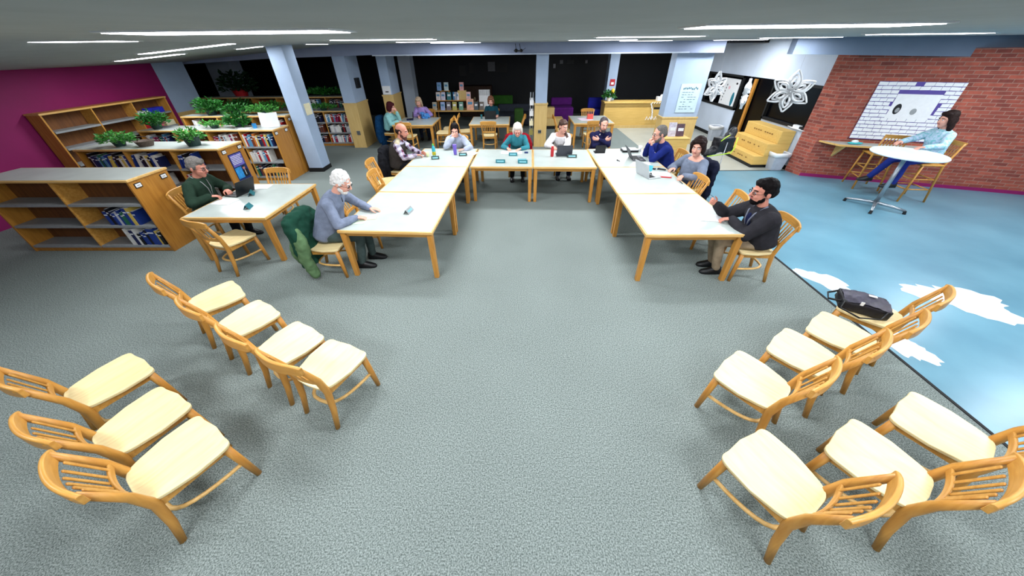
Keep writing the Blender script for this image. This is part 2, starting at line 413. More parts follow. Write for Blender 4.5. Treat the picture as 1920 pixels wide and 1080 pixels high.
# ------------------------------------------------------------ chairs
def make_chair():
    t = thing('wooden_chair', 'x', 'chair')
    # seat outline
    out = []
    n = 36
    for i in range(n):
        a = 2*PI*i/n; x = math.copysign(abs(math.cos(a))**.3, math.cos(a)); y = math.copysign(abs(math.sin(a))**.3, math.sin(a))
        w = .236 if y > 0 else .236 + .05*y
        yy = y*.215
        if y > .6: yy += .007*math.cos(x*PI*2.0) - .003
        if y < -.3: yy -= .02*(1-x*x)
        out.append((x*w, yy))
    m = MB(); rings = 6; vs = [(0,0,.447)]
    for k in range(1, rings+1):
        s = k/rings
        for (x,y) in out:
            dip = -.014*(1-s**3) + (.006*math.exp(-(x/.04)**2) if y > 0 else 0)*(1-s)
            vs.append((x*s, y*s, .462+dip))
    fs = [(0,1+i,1+(i+1)%n) for i in range(n)]
    for k in range(rings-1):
        for i in range(n):
            a = 1+k*n+i; b = 1+k*n+(i+1)%n; fs.append((a,a+n,b+n,b))
    base = len(vs)
    for (x,y) in out: vs.append((x*.985,y*.985,.432))
    o0 = 1+(rings-1)*n
    for i in range(n): fs.append((o0+i, base+i, base+(i+1)%n, o0+(i+1)%n))
    fs.append(tuple(base+i for i in range(n-1,-1,-1)))
    m.add(vs, fs); s = obj('seat', m, M_SEAT, t, bevel=.006)
    def post(sx):
        m = MB(); m.tube([(sx*.185,-.265,0),(sx*.18,-.225,.2),(sx*.178,-.2,.42),(sx*.19,-.228,.6),(sx*.207,-.315,.86)],
                         [.02,.025,.029,.025,.019], 8, flat=.8, up=(0,1,0)); return m
    for sx in (-1,1):
        obj('leg', post(sx), M_OAK, t, smooth=True)
        m = MB(); m.tube([(sx*.19,.165,.44),(sx*.2,.185,.2),(sx*.207,.2,0)], [.028,.025,.02], 8); obj('leg', m, M_OAK, t, smooth=True)
    # back: curved crest rail, lower rail, five slats
    m = MB()
    def rail(z0, z1, hw, yb, bow, th, crest=0, n=12):
        rings = []
        for i in range(n+1):
            u = -1+2*i/n; x = u*hw; y = yb - bow*(1-u*u); zz = z1 - crest*abs(u)**5
            rings.append([(x,y-th/2,z0),(x,y+th/2,z0),(x,y+th/2,zz-.006),(x,y+th*.2,zz),(x,y-th*.2,zz),(x,y-th/2,zz-.006)])
        m.loft(rings)
    rail(.795,.895,.238,-.305,.045,.026,.03); rail(.545,.595,.19,-.218,.03,.02)
    for i in range(6):
        u = (i-2.5)/2.5; x = u*.135
        m.obox((x, -.292+.03*u*u, .695), (.0115,0,0), (0,.005,0), (u*.006,-.034,.112))
    obj('backrest', m, M_OAKX, t, smooth=False, bevel=.003, seg=1)
    m = MB(); pts = []
    for i in range(17):
        a = PI*i/16; x = math.copysign(abs(math.cos(a))**.6, math.cos(a))*.2; pts.append((x, .185-.385*math.sin(a)**.9, .2))
    m.tube(pts, .0145, 8); obj('stretcher', m, M_EDGE, t, smooth=True)
    m = MB(); m.box(-.185,.185,.155,.175,.375,.432); m.box(-.17,.17,-.2,-.18,.375,.432)
    for sx in (-1,1): m.obox((sx*.18,-.01,.403), (.009,0,0), (sx*.006,.18,0), (0,0,.028))
    obj('apron', m, M_OAKX, t)
    return t
chair0 = make_chair(); used = [0]
def chair(x, y, deg, label, group=None):
    if not used[0]:
        used[0] = 1; chair0.location = (x,y,0); chair0.rotation_euler = (0,0,R(deg)); chair0['label'] = label
        if group: chair0['group'] = group
        return chair0
    return dup(chair0, (x,y,0), R(deg), label, group)
SEAT = {}
GA, GB, GC, GD = 'empty chairs in the near left rows', 'empty chairs in the near right rows', 'chairs at the meeting tables', 'chairs at the far tables'
chair(-3.27,2.64,-37,'empty wooden chair at the far end of the near left front row',GA)
chair(-2.69,2.31,-30,'empty wooden chair second from the far end of the near left front row',GA)
chair(-2.08,1.99,-29,'empty wooden chair third along the near left front row, overlapped by the last one',GA)
chair(-1.60,1.77,-22,'empty wooden chair at the aisle end of the near left front row',GA)
chair(-3.34,1.6,-24,'empty wooden chair farthest from the aisle in the rear left row',GA)
chair(-2.74,1.27,-22,'empty wooden chair in the rear left row, middle one of three seats',GA)
chair(-2.25,1.02,-27,'empty wooden chair in the rear left row, nearest the aisle with streaked seat grain',GA)
chair(3.56,2.44,36,'wooden chair on the right holding the black quilted bag',GB)
chair(3.02,2.13,35,'empty wooden chair next to the chair with the black quilted bag',GB)
chair(2.50,1.90,36,'empty wooden chair in the near right front row, second from the aisle',GB)
chair(1.90,1.63,36,'empty wooden chair at the aisle end of the near right front row',GB)
chair(1.62,.95,26,'empty wooden chair at the aisle end of the nearest right row',GB)
chair(2.33,1.02,30,'empty wooden chair in the nearest right row, second from the aisle',GB)
chair(2.97,1.24,30,'empty wooden chair farthest from the aisle in the nearest right row',GB)
chair(-4.07,3.93,-18,'wooden chair pulled up in front of the separate left table',GC)
chair(-4.38,5.42,182,'empty wooden chair on the far side of the separate left table',GC)
chair(-5.02,4.76,-88,'wooden chair under the man in the dark green jacket',GC)
chair(-2.60,3.80,-88,'wooden chair with a green coat over its back, under the white-haired man',GC)
chair(-2.38,4.58,-88,'empty wooden chair mostly hidden behind the white-haired man',GC)
chair(-2.26,5.56,-88,'empty wooden chair tucked in, nearer of the two at the left table edge',GC)
chair(-2.56,6.24,-88,'empty wooden chair standing off the table behind the bearded man',GC)
chair(-2.56,7.0,-88,'wooden chair with a black coat under the bearded man in plaid',GC)
chair(-1.42,7.92,180,'wooden chair under the person in the pale grey hoodie',GC)
chair(.03,7.92,180,'wooden chair with a red coat under the person in the teal sweater',GC)
chair(1.16,8.02,180,'wooden chair under the woman in the white top',GC)
chair(2.0,8.1,180,'wooden chair under the man with folded arms',GC)
chair(3.14,6.75,92,'wooden chair under the man in the bright navy sweater',GC)
chair(3.28,5.9,100,'wooden chair with a dark coat under the woman with the brown bob',GC)
chair(2.78,5.2,94,'empty wooden chair tucked in next to the woman with the brown bob',GC)
chair(3.0,4.5,80,'empty wooden chair angled behind the raised hand of the man in the black blazer',GC)
chair(3.13,3.7,84,'wooden chair under the man in the black blazer',GC)
chair(-3.3,10.2,0,'wooden chair on the near side of the far left table',GD)
chair(-4.0,10.75,-90,'wooden chair with a blue coat under the woman in the mint top',GD)
chair(-3.1,11.95,180,'wooden chair under the fair-haired woman in lilac',GD)
chair(-2.3,10.65,90,'wooden chair at the right end of the far left table, nearer one',GD)
chair(-2.2,11.25,94,'wooden chair at the right end of the far left table, farther one',GD)
chair(-.82,10.28,0,'wooden chair on the near side of the far middle table, back to the camera',GD)
chair(-1.62,10.85,-80,'wooden chair at the left end of the far middle table, holding small bright things',GD)
chair(-.04,11.0,90,'wooden chair at the right end of the far middle table',GD)
chair(-.83,12.0,180,'wooden chair under the woman working at the dark laptop',GD)
chair(2.3,10.24,0,'wooden chair on the near side of the far right table',GD)
chair(1.5,10.9,-90,'wooden chair at the left end of the far right table',GD)
chair(2.47,11.75,180,'wooden chair on the far side of the far right table',GD)
# low seat under the column edge
# ------------------------------------------------------------ tables
def make_table(W, D):
    t = thing('square_table', 'x', 'table')
    w, d = W/2, D/2; e = .022
    obj('tabletop', MB().box(-w+e,w-e,-d+e,d-e,.706,.741), M_LAM, t)
    obj('edge_band', MB().box(-w,w,-d,-d+e,.702,.74).box(-w,w,d-e,d,.702,.74).box(-w,-w+e,-d+e,d-e,.702,.74).box(w-e,w,-d+e,d-e,.702,.74), M_EDGE, t, bevel=.005)
    obj('apron', MB().box(-w+.07,w-.07,-d+.05,-d+.07,.64,.705).box(-w+.07,w-.07,d-.07,d-.05,.64,.705).box(-w+.05,-w+.07,-d+.05,d-.05,.64,.705).box(w-.07,w-.05,-d+.05,d-.05,.64,.705), M_OAKX, t)
    for sx in (-1,1):
        for sy in (-1,1):
            m = MB(); x, y = sx*(w-.052), sy*(d-.052)
            m.loft([[(x+a*r, y+b*r, z) for a,b in ((-1,-1),(1,-1),(1,1),(-1,1))] for z, r in ((.704,.036),(.04,.03),(.0,.03))])
            obj('leg', m, M_OAK, t, bevel=.006)
    return t
def rot(ox, oy, a): return lambda u, v: (ox+u*math.cos(a)-v*math.sin(a), oy+u*math.sin(a)+v*math.cos(a))
W, D = 1.255, 1.325
tab0 = make_table(W, D)
G = 'grey-topped square tables'
rL = rot(-1.067,3.548,-.046); rR = rot(1.61,3.473,.002); rC = rot(.328,6.173,-.038)
p = rL(-W/2-.003, .6665); tab0.location = (*p,0); tab0.rotation_euler.z = -.046
tab0['label'] = 'grey-topped table at the near end of the left arm, white-haired man writing at it'; tab0['group'] = G
def tb(p, a, label): return dup(tab0, (*p,0), a, label, G)
tb(rL(-W/2-.003,2.0), -.046, 'grey-topped table in the middle of the left arm, nothing on it')
tb(rL(-W/2-.003,3.3335), -.046, 'grey-topped table at the far left corner with a purple tumbler on it')
tb(rR(W/2+.003,.6665), .002, 'grey-topped table at the near end of the right arm, man in black blazer at it')
tb(rR(W/2+.003,2.0), .002, 'grey-topped table in the middle of the right arm with an open silver laptop')
tb(rR(W/2+.003,3.3335), .002, 'grey-topped table at the far right corner holding a large dark laptop')
tabC = make_table(1.232, 1.285); tabC.location = (*rC(-.622,.645),0); tabC.rotation_euler.z = -.038
tabC['label'] = 'grey-topped table at the head of the room with four teal name cards'; tabC['group'] = G
dup(tabC, (*rC(.6165,.645),0), -.038, 'grey-topped table at the head of the room with a red bottle and laptop', G)
tabT = make_table(1.21, 1.34); tabT.location = (-4.105,4.663,0); tabT.rotation_euler.z = -.012
tabT['label'] = 'separate grey-topped table in front of the man in the dark green jacket'; tabT['group'] = G
dup(tabC, (-3.15,10.9,0), 0, 'grey-topped table at the far left, two women seated at it', G)
dup(tabC, (-.82,10.93,0), 0, 'grey-topped table at the far middle with a dark laptop', G)
dup(tabC, (2.36,10.97,0), 0, 'grey-topped table at the far right with a red box on it', G)
# ------------------------------------------------------------ bookcases and books
def bookcase(name, label, x0, x1, y0, y1, h, rows, bays, parent_loc=None, rotz=0, double=True, m=M_PANEL, top=M_LAM, ends=True, group=None):
    """local: front faces -y; x from 0 to L; returns thing and list of shelf slots in world space"""
    L = x1-x0; dp = y1-y0
    t = thing(name, label, 'bookcase', parent_loc or (x0,y0,0), rotz, group)
    T = .03
    obj('end_panel', MB().box(L-T,L,0,dp,0,h-.03), m, t, bevel=.004); obj('end_panel', MB().box(0,T,0,dp,0,h-.03), m, t, bevel=.004)
    tp = obj('top_panel', MB().box(-.01,L+.012,-.012,dp+.01,h-.035,h-.004), M_EDGE, t, bevel=.004)
    obj('top_surface', MB().box(.02,L-.015,.015,dp-.015,h-.006,h), top, tp)
    obj('kick_base', MB().box(T,L-T,.02,dp-.02,0,.09), m, t)
    obj('back_panel', MB().box(T,L-T,dp/2-.008 if double else dp-.02,dp/2+.008 if double else dp-.005,.09,h-.035), M_BACK, t)
    yb = dp/2-.01 if double else dp-.02
    bw = (L-2*T)/bays
    for i in range(1, bays): obj('divider', MB().box(T+bw*i-.012,T+bw*i+.012,.0,yb,.09,h-.035), M_OAKX, t)
    zs = [.09+(h-.125)*i/rows for i in range(rows)]
    m2 = MB()
    for k, z in enumerate(zs):
        m2 = MB()
        for i in range(bays): m2.box(T+bw*i+.013,T+bw*(i+1)-.013,.005,yb,z,z+.018); m2.box(T+bw*i+.013,T+bw*(i+1)-.013,.0,.008,z-.018,z+.018)
        obj('shelf', m2, M_SHELF, t)
    slots = [[(T+bw*i+.015, T+bw*(i+1)-.015, z+.018, (h-.125)/rows-.03) for i in range(bays)] for z in zs]
    return t, slots
BPAL = [(176,30,40),(30,60,140),(232,230,224),(40,110,80),(20,20,26),(220,190,90),(120,60,40),(90,150,190),(200,200,206),(150,40,90),(60,60,70),(240,240,240),(210,120,50),(24,34,80)]
BM = [mat('book cover %d' % i, c, .5, .08, 8) for i, c in enumerate(BPAL)]
PALS = {'blue': [1,2,7,1,13,5,4,8,1,3], 'mix': list(range(14)), 'red': [0,2,11,8,0,9,6,2,7], 'dark': [4,10,13,6,4,3,10], 'pale': [2,8,11,2,7,0,8,4]}
nbooks = [0]
bookmesh = {}
def book(w, dpt, h, mi):
    key = (round(w*200), round(dpt*50), round(h*50), mi)
    if key not in bookmesh:
        w, dpt, h = key[0]/200, key[1]/50, key[2]/50
        mb = MB(); mb.box(0,w,0,dpt,0,h,0); mb.box(.003,w-.003,.004,dpt+.001,h*.0+.003,h+.0015,1)
        if w > .02: mb.box(.002,w-.002,-.001,0,h*.72,h*.8,1)
        me = mesh_of(mb, 'book'); me.materials.append(BM[mi]); me.materials.append(M_WHITE); bookmesh[key] = me
    return bookmesh[key]
def fill(t, slot, pal, label, frac=1.0, start=0, wr=(.026,.05), hr=(.62,.88), yoff=.015, lean=.25):
    x0, x1, z, hh = slot; g = random.Random(int(abs(x0*977+z*131+t.location.x*71+t.location.y*37))+len(label))
    Mw = Matrix.Translation(t.location) @ Matrix.Rotation(t.rotation_euler.z, 4, 'Z')
    x = x0 + (x1-x0)*start; xe = x0 + (x1-x0)*frac
    while x < xe-.05:
        w = round(g.uniform(*wr)*200)/200; h = hh*g.uniform(*hr); dpt = g.uniform(.15,.2)
        me = book(w, dpt, h, g.choice(PALS[pal]))
        o = bpy.data.objects.new('book', me); COL.objects.link(o)
        a = 0
        p = Vector((x, yoff+g.uniform(0,.02), z+.0005))
        if g.random() < lean*.25 and x < xe-.16: a = -R(g.uniform(8,14)); 
        if a:
            o.matrix_world = Mw @ Matrix.Translation(p+Vector((0,0,0))) @ Matrix.Rotation(a, 4, 'Y') @ Matrix.Translation((0,0,0))
            o.matrix_world = Mw @ Matrix.Translation(p+Vector((0,0,w*math.sin(-a)))) @ Matrix.Rotation(-a, 4, 'Y')
            x += w+h*math.sin(-a)+.004
        else:
            o.matrix_world = Mw @ Matrix.Translation(p); x += w+.002
        tag(o, label, 'book', 'books: '+label); nbooks[0] += 1
def label_card(par, x, y, z, w=.1, h=.07):
    f_ = obj('label_holder', MB().box(x,x+.008,y-w/2,y+w/2,z-h/2,z+h/2), M_BLK, par)
    obj('label_card', MB().box(x+.006,x+.011,y-w/2+.01,y+w/2-.01,z-h/2+.01,z+h/2-.01).box(x+.0108,x+.0115,y-.02,y+.02,z-.003,z+.003,1), [M_WHITE, M_BLK], par)
S3 = 3
b1, s1 = bookcase('bookcase', 'low oak bookcase nearest the camera at the left, big orange end panel', -7.8,-5.5,4.3,4.9,1.18,3,2)
label_card(b1, 2.3,.1,1.07); label_card(b1, 2.3,.5,1.07)
fill(b1, s1[0][1], 'blue', 'blue and white book on the bottom shelf of the nearest left bookcase', .97, .45, (.03,.055), lean=.6)
fill(b1, s1[1][1], 'blue', 'dark blue book on the middle shelf of the nearest left bookcase', .8, .35, (.03,.055))
b2, s2 = bookcase('bookcase', 'low oak bookcase behind the man in green, poster on its end panel', -8.2,-5.5,5.95,6.55,1.18,3,3)
label_card(b2, 2.7,.1,1.09); label_card(b2, 2.7,.5,1.09)
pz = obj('poster', MB().box(2.7,2.708,.14,.47,.5,1.02,0).box(2.7085,2.71,.16,.45,.78,1.0,1).box(2.7086,2.711,.15,.31,.55,.76,2), [M_NAVY, mat('lilac print', (120,110,200), .5, .2, 30), mat('azure print', (50,150,220), .5, .2, 12)], b2)
m = MB()
for i in range(6): m.box(2.711,2.7125,.17,.44-.02*(i%3),.965-.028*i,.975-.028*i, 0)
m.ell((2.711,.37,.72), XYZ, (.003,.03,.035), mi=1); m.ell((2.711,.37,.745), XYZ, (.0035,.034,.02), mi=2); m.box(2.7105,2.7125,.31,.44,.55,.68,2); m.box(2.7125,2.7135,.365,.375,.58,.68,0)
obj('poster_print', m, [M_WHITE, M_SKIN2, M_BLK], pz)
fill(b2, s2[2][0], 'blue', 'blue or yellow book on the top shelf, left bay, behind the man in green', .98, .1)
fill(b2, s2[2][2], 'blue', 'blue or white book directly behind the head of the man in green', .45, 0)
fill(b2, s2[1][2], 'pale', 'pale book on the middle shelf at the shoulder of the man in green', .35, 0)
fill(b2, s2[2][1], 'blue', 'blue or white book in the middle bay behind the man in green', .62, 0)
fill(b2, s2[1][1], 'pale', 'pale book on the middle shelf left of the man in green', .6, .0)
fill(b2, s2[0][2], 'pale', 'book on the bottom shelf behind the laptop of the man in green', .4, .0)
b3, s3 = bookcase('bookcase', 'low oak bookcase beside the grey column, white board display standing on it', -8.6,-5.5,7.55,8.12,1.18,3,4)
label_card(b3, 3.1,.08,1.09); label_card(b3, 3.1,.45,1.09)
fill(b3, s3[2][3], 'mix', 'book on the top shelf, right bay, of the bookcase beside the grey column', .97)
fill(b3, s3[1][3], 'pale', 'book on the middle shelf, right bay, of the bookcase beside the grey column', .7)
fill(b3, s3[0][3], 'dark', 'book on the bottom shelf, right bay, of the bookcase beside the grey column', .8)
fill(b3, s3[2][2], 'red', 'book on the top shelf, third bay, of the bookcase beside the grey column', .9, .1)
fill(b3, s3[2][0], 'mix', 'book on the top shelf, far left bay, half hidden by trailing leaves', .8, .1)
b3b, s3b = bookcase('bookcase', 'slightly taller oak bookcase backing the one beside the grey column', -8.0,-5.5,8.14,8.46,1.38,3,3, double=False)
label_card(b3b, 2.5,.12,1.28)
fill(b3b, s3b[2][2], 'red', 'book showing above the white board display bookcase, right bay', .9, .2)
fill(b3b, s3b[2][0], 'pale', 'book on the top shelf of the bookcase under the large ferns', .7, .2)
fill(b3b, s3b[2][1], 'dark', 'dark book on the top shelf of the middle bay under the large ferns', .7, .1)
b5, s5 = bookcase('bookcase', 'low oak bookcase standing against the wood-clad column', -9.2,-5.28,10.85,11.2,1.06,3,5, double=False)
for r, pl, nm in ((2,'red','top'),(1,'pale','middle'),(0,'red','bottom')):
    fill(b5, s5[r][4], pl, 'book on the %s shelf of the bookcase against the wood-clad column, right bay' % nm, .99, 0, (.03,.05))
    fill(b5, s5[r][3], 'dark', 'dark book on the %s shelf just right of the grey column' % nm, .9, .45, (.03,.05))
b6, s6 = bookcase('bookcase', 'farther oak bookcase rising behind the one against the wood-clad column', -10.3,-5.4,11.5,11.85,1.39,4,6, double=False)
fill(b6, s6[3][5], 'dark', 'book on the top shelf of the farthest left bookcase', .9, .1, (.04,.06))
fill(b6, s6[3][4], 'pale', 'book in the second bay of the farthest left bookcase', .7, .1, (.04,.06))
# tall case on the purple wall, facing right
bw, sw = bookcase('bookcase', 'tall oak bookcase with flat boxes against the purple wall', 0,2.6,0,.28,1.72,5,3, parent_loc=(-9.0,6.42,0), rotz=PI/2, double=False, m=M_OAK, top=M_OAK)
def wbox(name, label, cat, t, slot, u0, u1, dz, dy0, dy1, m_):
    x0, x1, z, hh = slot; X = x0+(x1-x0)*u0; X2 = x0+(x1-x0)*u1
    o = obj(name, MB().box(0,X2-X,dy0,dy1,0,dz), m_, None, bevel=.004)
    o.matrix_world = Matrix.Translation(t.location) @ Matrix.Rotation(t.rotation_euler.z,4,'Z') @ Matrix.Translation((X,0,z+.001)); tag(o, label, cat)
wbox('display_book','flat white book on the top shelf of the purple wall bookcase','book',bw,sw[4][2],.05,.35,.08,.03,.22,M_WHITE)
wbox('display_book','bright blue book lying on the top shelf of the purple wall bookcase','book',bw,sw[4][2],.38,.85,.12,.03,.2,mat('cobalt cover',(40,50,190),.5,.1,8))
wbox('display_book','pink book on the second shelf of the purple wall bookcase','book',bw,sw[3][2],.35,.65,.1,.02,.2,mat('pink cover',(220,110,120),.5,.1,8))
wbox('display_book','cream book at the right of the second shelf, purple wall bookcase','book',bw,sw[3][2],.68,.97,.12,.02,.22,M_CREAM)
wbox('display_book','dark red book at the left of the second shelf, purple wall bookcase','book',bw,sw[3][2],.05,.3,.18,.05,.2,BM[0])
wbox('display_book','red book on the third shelf of the purple wall bookcase','book',bw,sw[2][2],.6,.8,.2,.03,.2,M_RED)
wbox('display_book','grey book in the left bay of the purple wall bookcase','book',bw,sw[2][1],.2,.7,.2,.03,.2,M_SHELF)
wbox('display_book','pale pink book on a lower shelf of the purple wall bookcase','book',bw,sw[1][1],.5,.9,.22,.03,.2,mat('blush cover',(216,190,200),.5,.1,8))
# ------------------------------------------------------------ plants
def leaves(n, rx, ry, rz, size, cz, seed, droop=0, long=1.0):
    g = random.Random(seed); m = MB()
    for i in range(n):
        a = g.uniform(0,2*PI); q = math.sqrt(g.random()); e = g.uniform(-.2,1)
        p = Vector((rx*q*math.cos(a), ry*q*math.sin(a), cz + rz*e*math.sqrt(max(0,1-q*q*.7)) - droop*q*g.random()))
        d = Vector((math.cos(a)*q+g.uniform(-.5,.5), math.sin(a)*q+g.uniform(-.5,.5), g.uniform(-.3,.9))).normalized()
        s = d.cross(Vector((g.uniform(-1,1), g.uniform(-1,1), 1))).normalized(); L = size*g.uniform(.6,1.2)*long; wd_ = size*g.uniform(.2,.34)
        up_ = s.cross(d)*wd_*.25
        b = p + d*L*.5
        m.add([p, b+s*wd_+up_, p+d*L, b-s*wd_+up_, b-up_], [(0,1,4),(1,2,4),(2,3,4),(3,0,4)])
    # stems
    for i in range(10):
        a = g.uniform(0,2*PI); q = g.uniform(.2,.7)
        m.tube([(0,0,cz-.04),(rx*q*math.cos(a)*.5,ry*q*math.sin(a)*.5,cz+rz*.3),(rx*q*math.cos(a),ry*q*math.sin(a),cz+rz*.5)], .003, 5)
    return m
def plant(name, label, x, y, z, pot, n=240, rx=.18, ry=.18, rz=.22, size=.07, lm=M_LEAF, seed=1, pm=M_POT, droop=0, long=1.0):
    t = thing(name, label, 'plant', (x,y,z)); pr, ph = pot
    m = MB().lathe((0,0,0), [(pr*.72,0),(pr*.8,ph*.2),(pr,ph*.93),(pr*1.06,ph*.93),(pr*1.06,ph),(pr*.9,ph),(pr*.86,ph*.9),(.001,ph*.9)])
    obj('plant_pot', m, pm, t, smooth=False)
    obj('foliage', leaves(n, rx, ry, rz, size, ph, seed, droop, long), lm, t)
    return t
plant('potted_plant','bushy green plant in a dark pot at the left of the second row of bookcases',-8.3,7.75,1.18,(.11,.13),300,.24,.2,.26,.09,seed=3)
plant('potted_plant','variegated plant in a dark green square-looking pot on the bookcase behind the man in green',-6.12,6.2,1.18,(.13,.16),220,.2,.16,.16,.08,M_LEAF2,4,droop=.08)
plant('potted_plant','small spiky green plant in a dark pot beside the white board display',-6.45,7.85,1.18,(.1,.1),200,.2,.16,.2,.1,M_LEAF,5,long=1.4)
plant('potted_plant','leafy fern at the left end on the taller middle bookcase',-7.35,8.3,1.38,(.12,.12),380,.3,.2,.24,.1,M_LEAF,6)
plant('potted_plant','low spreading fern in the middle on the taller middle bookcase',-6.75,8.3,1.38,(.1,.08),320,.34,.15,.14,.09,M_LEAF,7)
plant('potted_plant','low pale green fern at the right end on the taller middle bookcase',-6.1,8.3,1.38,(.1,.08),320,.36,.15,.12,.08,M_LEAF2,8)
plant('potted_plant','green fern on the bookcase against the column, left of the others',-8.7,11.0,1.06,(.12,.12),300,.42,.18,.2,.1,M_LEAF,9)
plant('potted_plant','green fern on the bookcase against the column, just left of the grey column',-7.7,11.0,1.06,(.12,.1),300,.45,.16,.16,.1,M_LEAF2,10)
plant('potted_plant','low greenery showing right of the grey column on the near shelf top',-6.1,11.0,1.06,(.1,.08),260,.42,.14,.1,.08,M_LEAF2,11)
plant('potted_plant','grassy greenery along the top of the farthest left bookcase',-6.3,11.68,1.39,(.1,.08),420,.75,.15,.12,.12,M_LEAF,12)
plant('potted_plant','large dark-leaved plant in a red pot in the unlit area at the left',-9.3,12.0,1.32,(.22,.26),260,.5,.3,.5,.2,M_LEAF3,13,M_RED)
plant('potted_plant','trailing plant on the left edge of the bookcase behind the man in green',-7.55,6.2,1.18,(.1,.1),300,.32,.16,.14,.08,M_LEAF2,14)
plant('potted_plant','leafy plant in a white vase with a yellow bloom on the reception desk',3.52,13.5,.93,(.09,.13),160,.2,.14,.22,.12,M_LEAF,15,M_WHITE)
plant('potted_plant','low trailing plant between the two nearest plants on the second bookcase row',-7.0,7.8,1.18,(.09,.07),180,.28,.14,.08,.07,M_LEAF2,17)
o = obj('yellow_bloom', MB().ell((0,0,0), XYZ, (.06,.06,.09)), mat('yellow petal',(230,190,50),.5,.1,20), None, smooth=True, loc=(3.6,13.4,1.28)); tag(o,'yellow bloom standing up from the reception desk plant','flower')
# basket, board display and blue cup on the bookcases
t = thing('wicker_basket','small dark basket on the bookcase behind the man in green','basket',(-7.05,6.2,1.18))
obj('basket_body', MB().lathe((0,0,0), [(.1,0),(.14,.09),(.15,.1),(.13,.1),(.001,.03)]), mat('dark wicker',(86,72,62),.8,.2,60), t); obj('handle', MB().tube([(-.13,0,.09),(-.08,0,.17),(.08,0,.17),(.13,0,.09)], .008), mat('dark wicker',(86,72,62)), t)
o = obj('display_board', MB().obox((-.06,0,.15),(.11,-.05,0),(.003,.006,0),(0,.03,.15)).obox((.15,-.0,.15),(.09,.08,0),(-.004,.005,0),(0,.03,.15)), mat('board white',(226,228,236),.6,.02,8), None, loc=(-5.78,7.85,1.185)); tag(o,'folded white display board on the bookcase beside the grey column','display board')
o = obj('blue_mug', MB().lathe((0,0,0), [(.04,0),(.045,.1),(.04,.1),(.036,.02),(.001,.02)]), mat('cyan glaze',(40,130,190),.3,.1,8), None, smooth=False, loc=(-6.02,7.75,1.18)); tag(o,'cyan mug in front of the folded white display board','mug')
o = obj('loose_papers', MB().box(-.12,.12,-.08,.08,0,.008).box(-.2,.02,-.02,.12,.008,.014), M_WHITE, None, loc=(-6.25,7.72,1.18), rotz=.2); tag(o,'loose white papers left of the cyan mug on the bookcase','paper')
# ------------------------------------------------------------ wall fittings
def plate(name, label, cat, x0,x1,y0,y1,z0,z1, m_, m2=None, parts=None):
    o = obj(name, MB().box(x0,x1,y0,y1,z0,z1), m_, None, bevel=.003); tag(o, label, cat)
    if parts:
        q = MB()
        for b in parts: q.box(*b)
        obj(parts and 'marking' , q, m2, o)
    return o
plate('wall_speaker','black speaker box on the side of the wood-clad column','speaker',-4.86,-4.78,10.9,11.1,1.68,1.95,M_BLK)
plate('notice_sheet','white notice with a dark slash on the far thin column','notice',-4.29,-4.03,11.485,11.5,1.44,1.68,M_WHITE,M_BLK,[(-4.2,-4.1,11.48,11.486,1.5,1.53)])
plate('notice_sheet','cream notice on the right face of the grey free-standing column','notice',-5.06,-5.045,8.3,8.55,1.35,1.6,M_CREAM)
plate('wall_outlet','steel outlet plate on the wood base of the central column','outlet',.68,.78,10.535,10.56,.42,.52,M_STEEL,M_BLK,[(.69,.71,10.53,10.537,.44,.5),(.72,.74,10.53,10.537,.44,.5),(.75,.77,10.53,10.537,.44,.5)])
plate('wall_outlet','steel outlet plate on the wood base of the left column','outlet',-5.04,-4.94,10.57,10.6,.4,.52,M_STEEL)
plate('thermostat','small grey thermostat on the blue-grey wall left of the dark opening','thermostat',-9.302,-9.26,9.9,10.05,1.33,1.42,M_SHELF)
plate('red_sign','red and white sign on the far grey pillar','sign',3.6,3.78,13.98,14,1.4,1.62,M_RED,M_WHITE,[(3.64,3.74,13.97,13.982,1.44,1.52)])
# poster on the wide right column
t = thing('wall_poster','pale blue poster with handwritten lines on the wide right column','poster',(5.2,10.79,.95))
obj('sheet', MB().box(-.3,.3,-.008,.006,0,.78), mat('pale blue paper',(196,220,232),.6,.04,6), t)
q = MB(); g = random.Random(3)
for i in range(9): q.ell((-.2+.05*i,-.009,.66+g.uniform(-.02,.02)), XYZ, (.018,.003,.03), 8, 6)
for i in range(8):
    for k in range(5):
        if g.random() < .8: q.box(-.22+k*.09,-.22+k*.09+g.uniform(.04,.08),-.011,-.008,.55-.065*i,.562-.065*i)
obj('lettering', q, mat('teal ink',(50,100,120),.6,.1,9), t)
# projector-like black device hanging at the beam, and a rack beside the central column
t = thing('ceiling_camera','black twin camera unit hanging from the beam, right of centre','camera',(.06,10.35,2.6))
obj('camera_body', MB().ell((-.06,0,0),XYZ,(.05,.06,.045)).ell((.08,0,.0),XYZ,(.045,.06,.04)).box(-.12,.12,-.02,.02,-.02,.01), M_BLK, t); obj('bracket', MB().tube([(-.06,0,.02),(-.08,0,.16)],.008).tube([(.06,0,.02),(.03,0,.16)],.008).tube([(.1,0,.0),(.2,0,.06)],.006), M_BLK, t)
t = thing('magazine_rack','narrow white rack of leaflets at the left side of the central column','rack',(.42,10.8,0))
obj('rack_frame', MB().box(.0,.03,-.1,.0,0,1.55).box(.08,.1,-.1,0,0,1.55), M_STEEL, t)
for z, mm in ((1.2,M_WHITE),(.9,M_WHITE),(.62,M_CREAM),(.34,mat('olive leaflet',(150,140,70)))): obj('leaflet', MB().obox((.05,-.1,z+.1),(.06,0,0),(0,.008,0),(0,.02,.1)), mm, t)
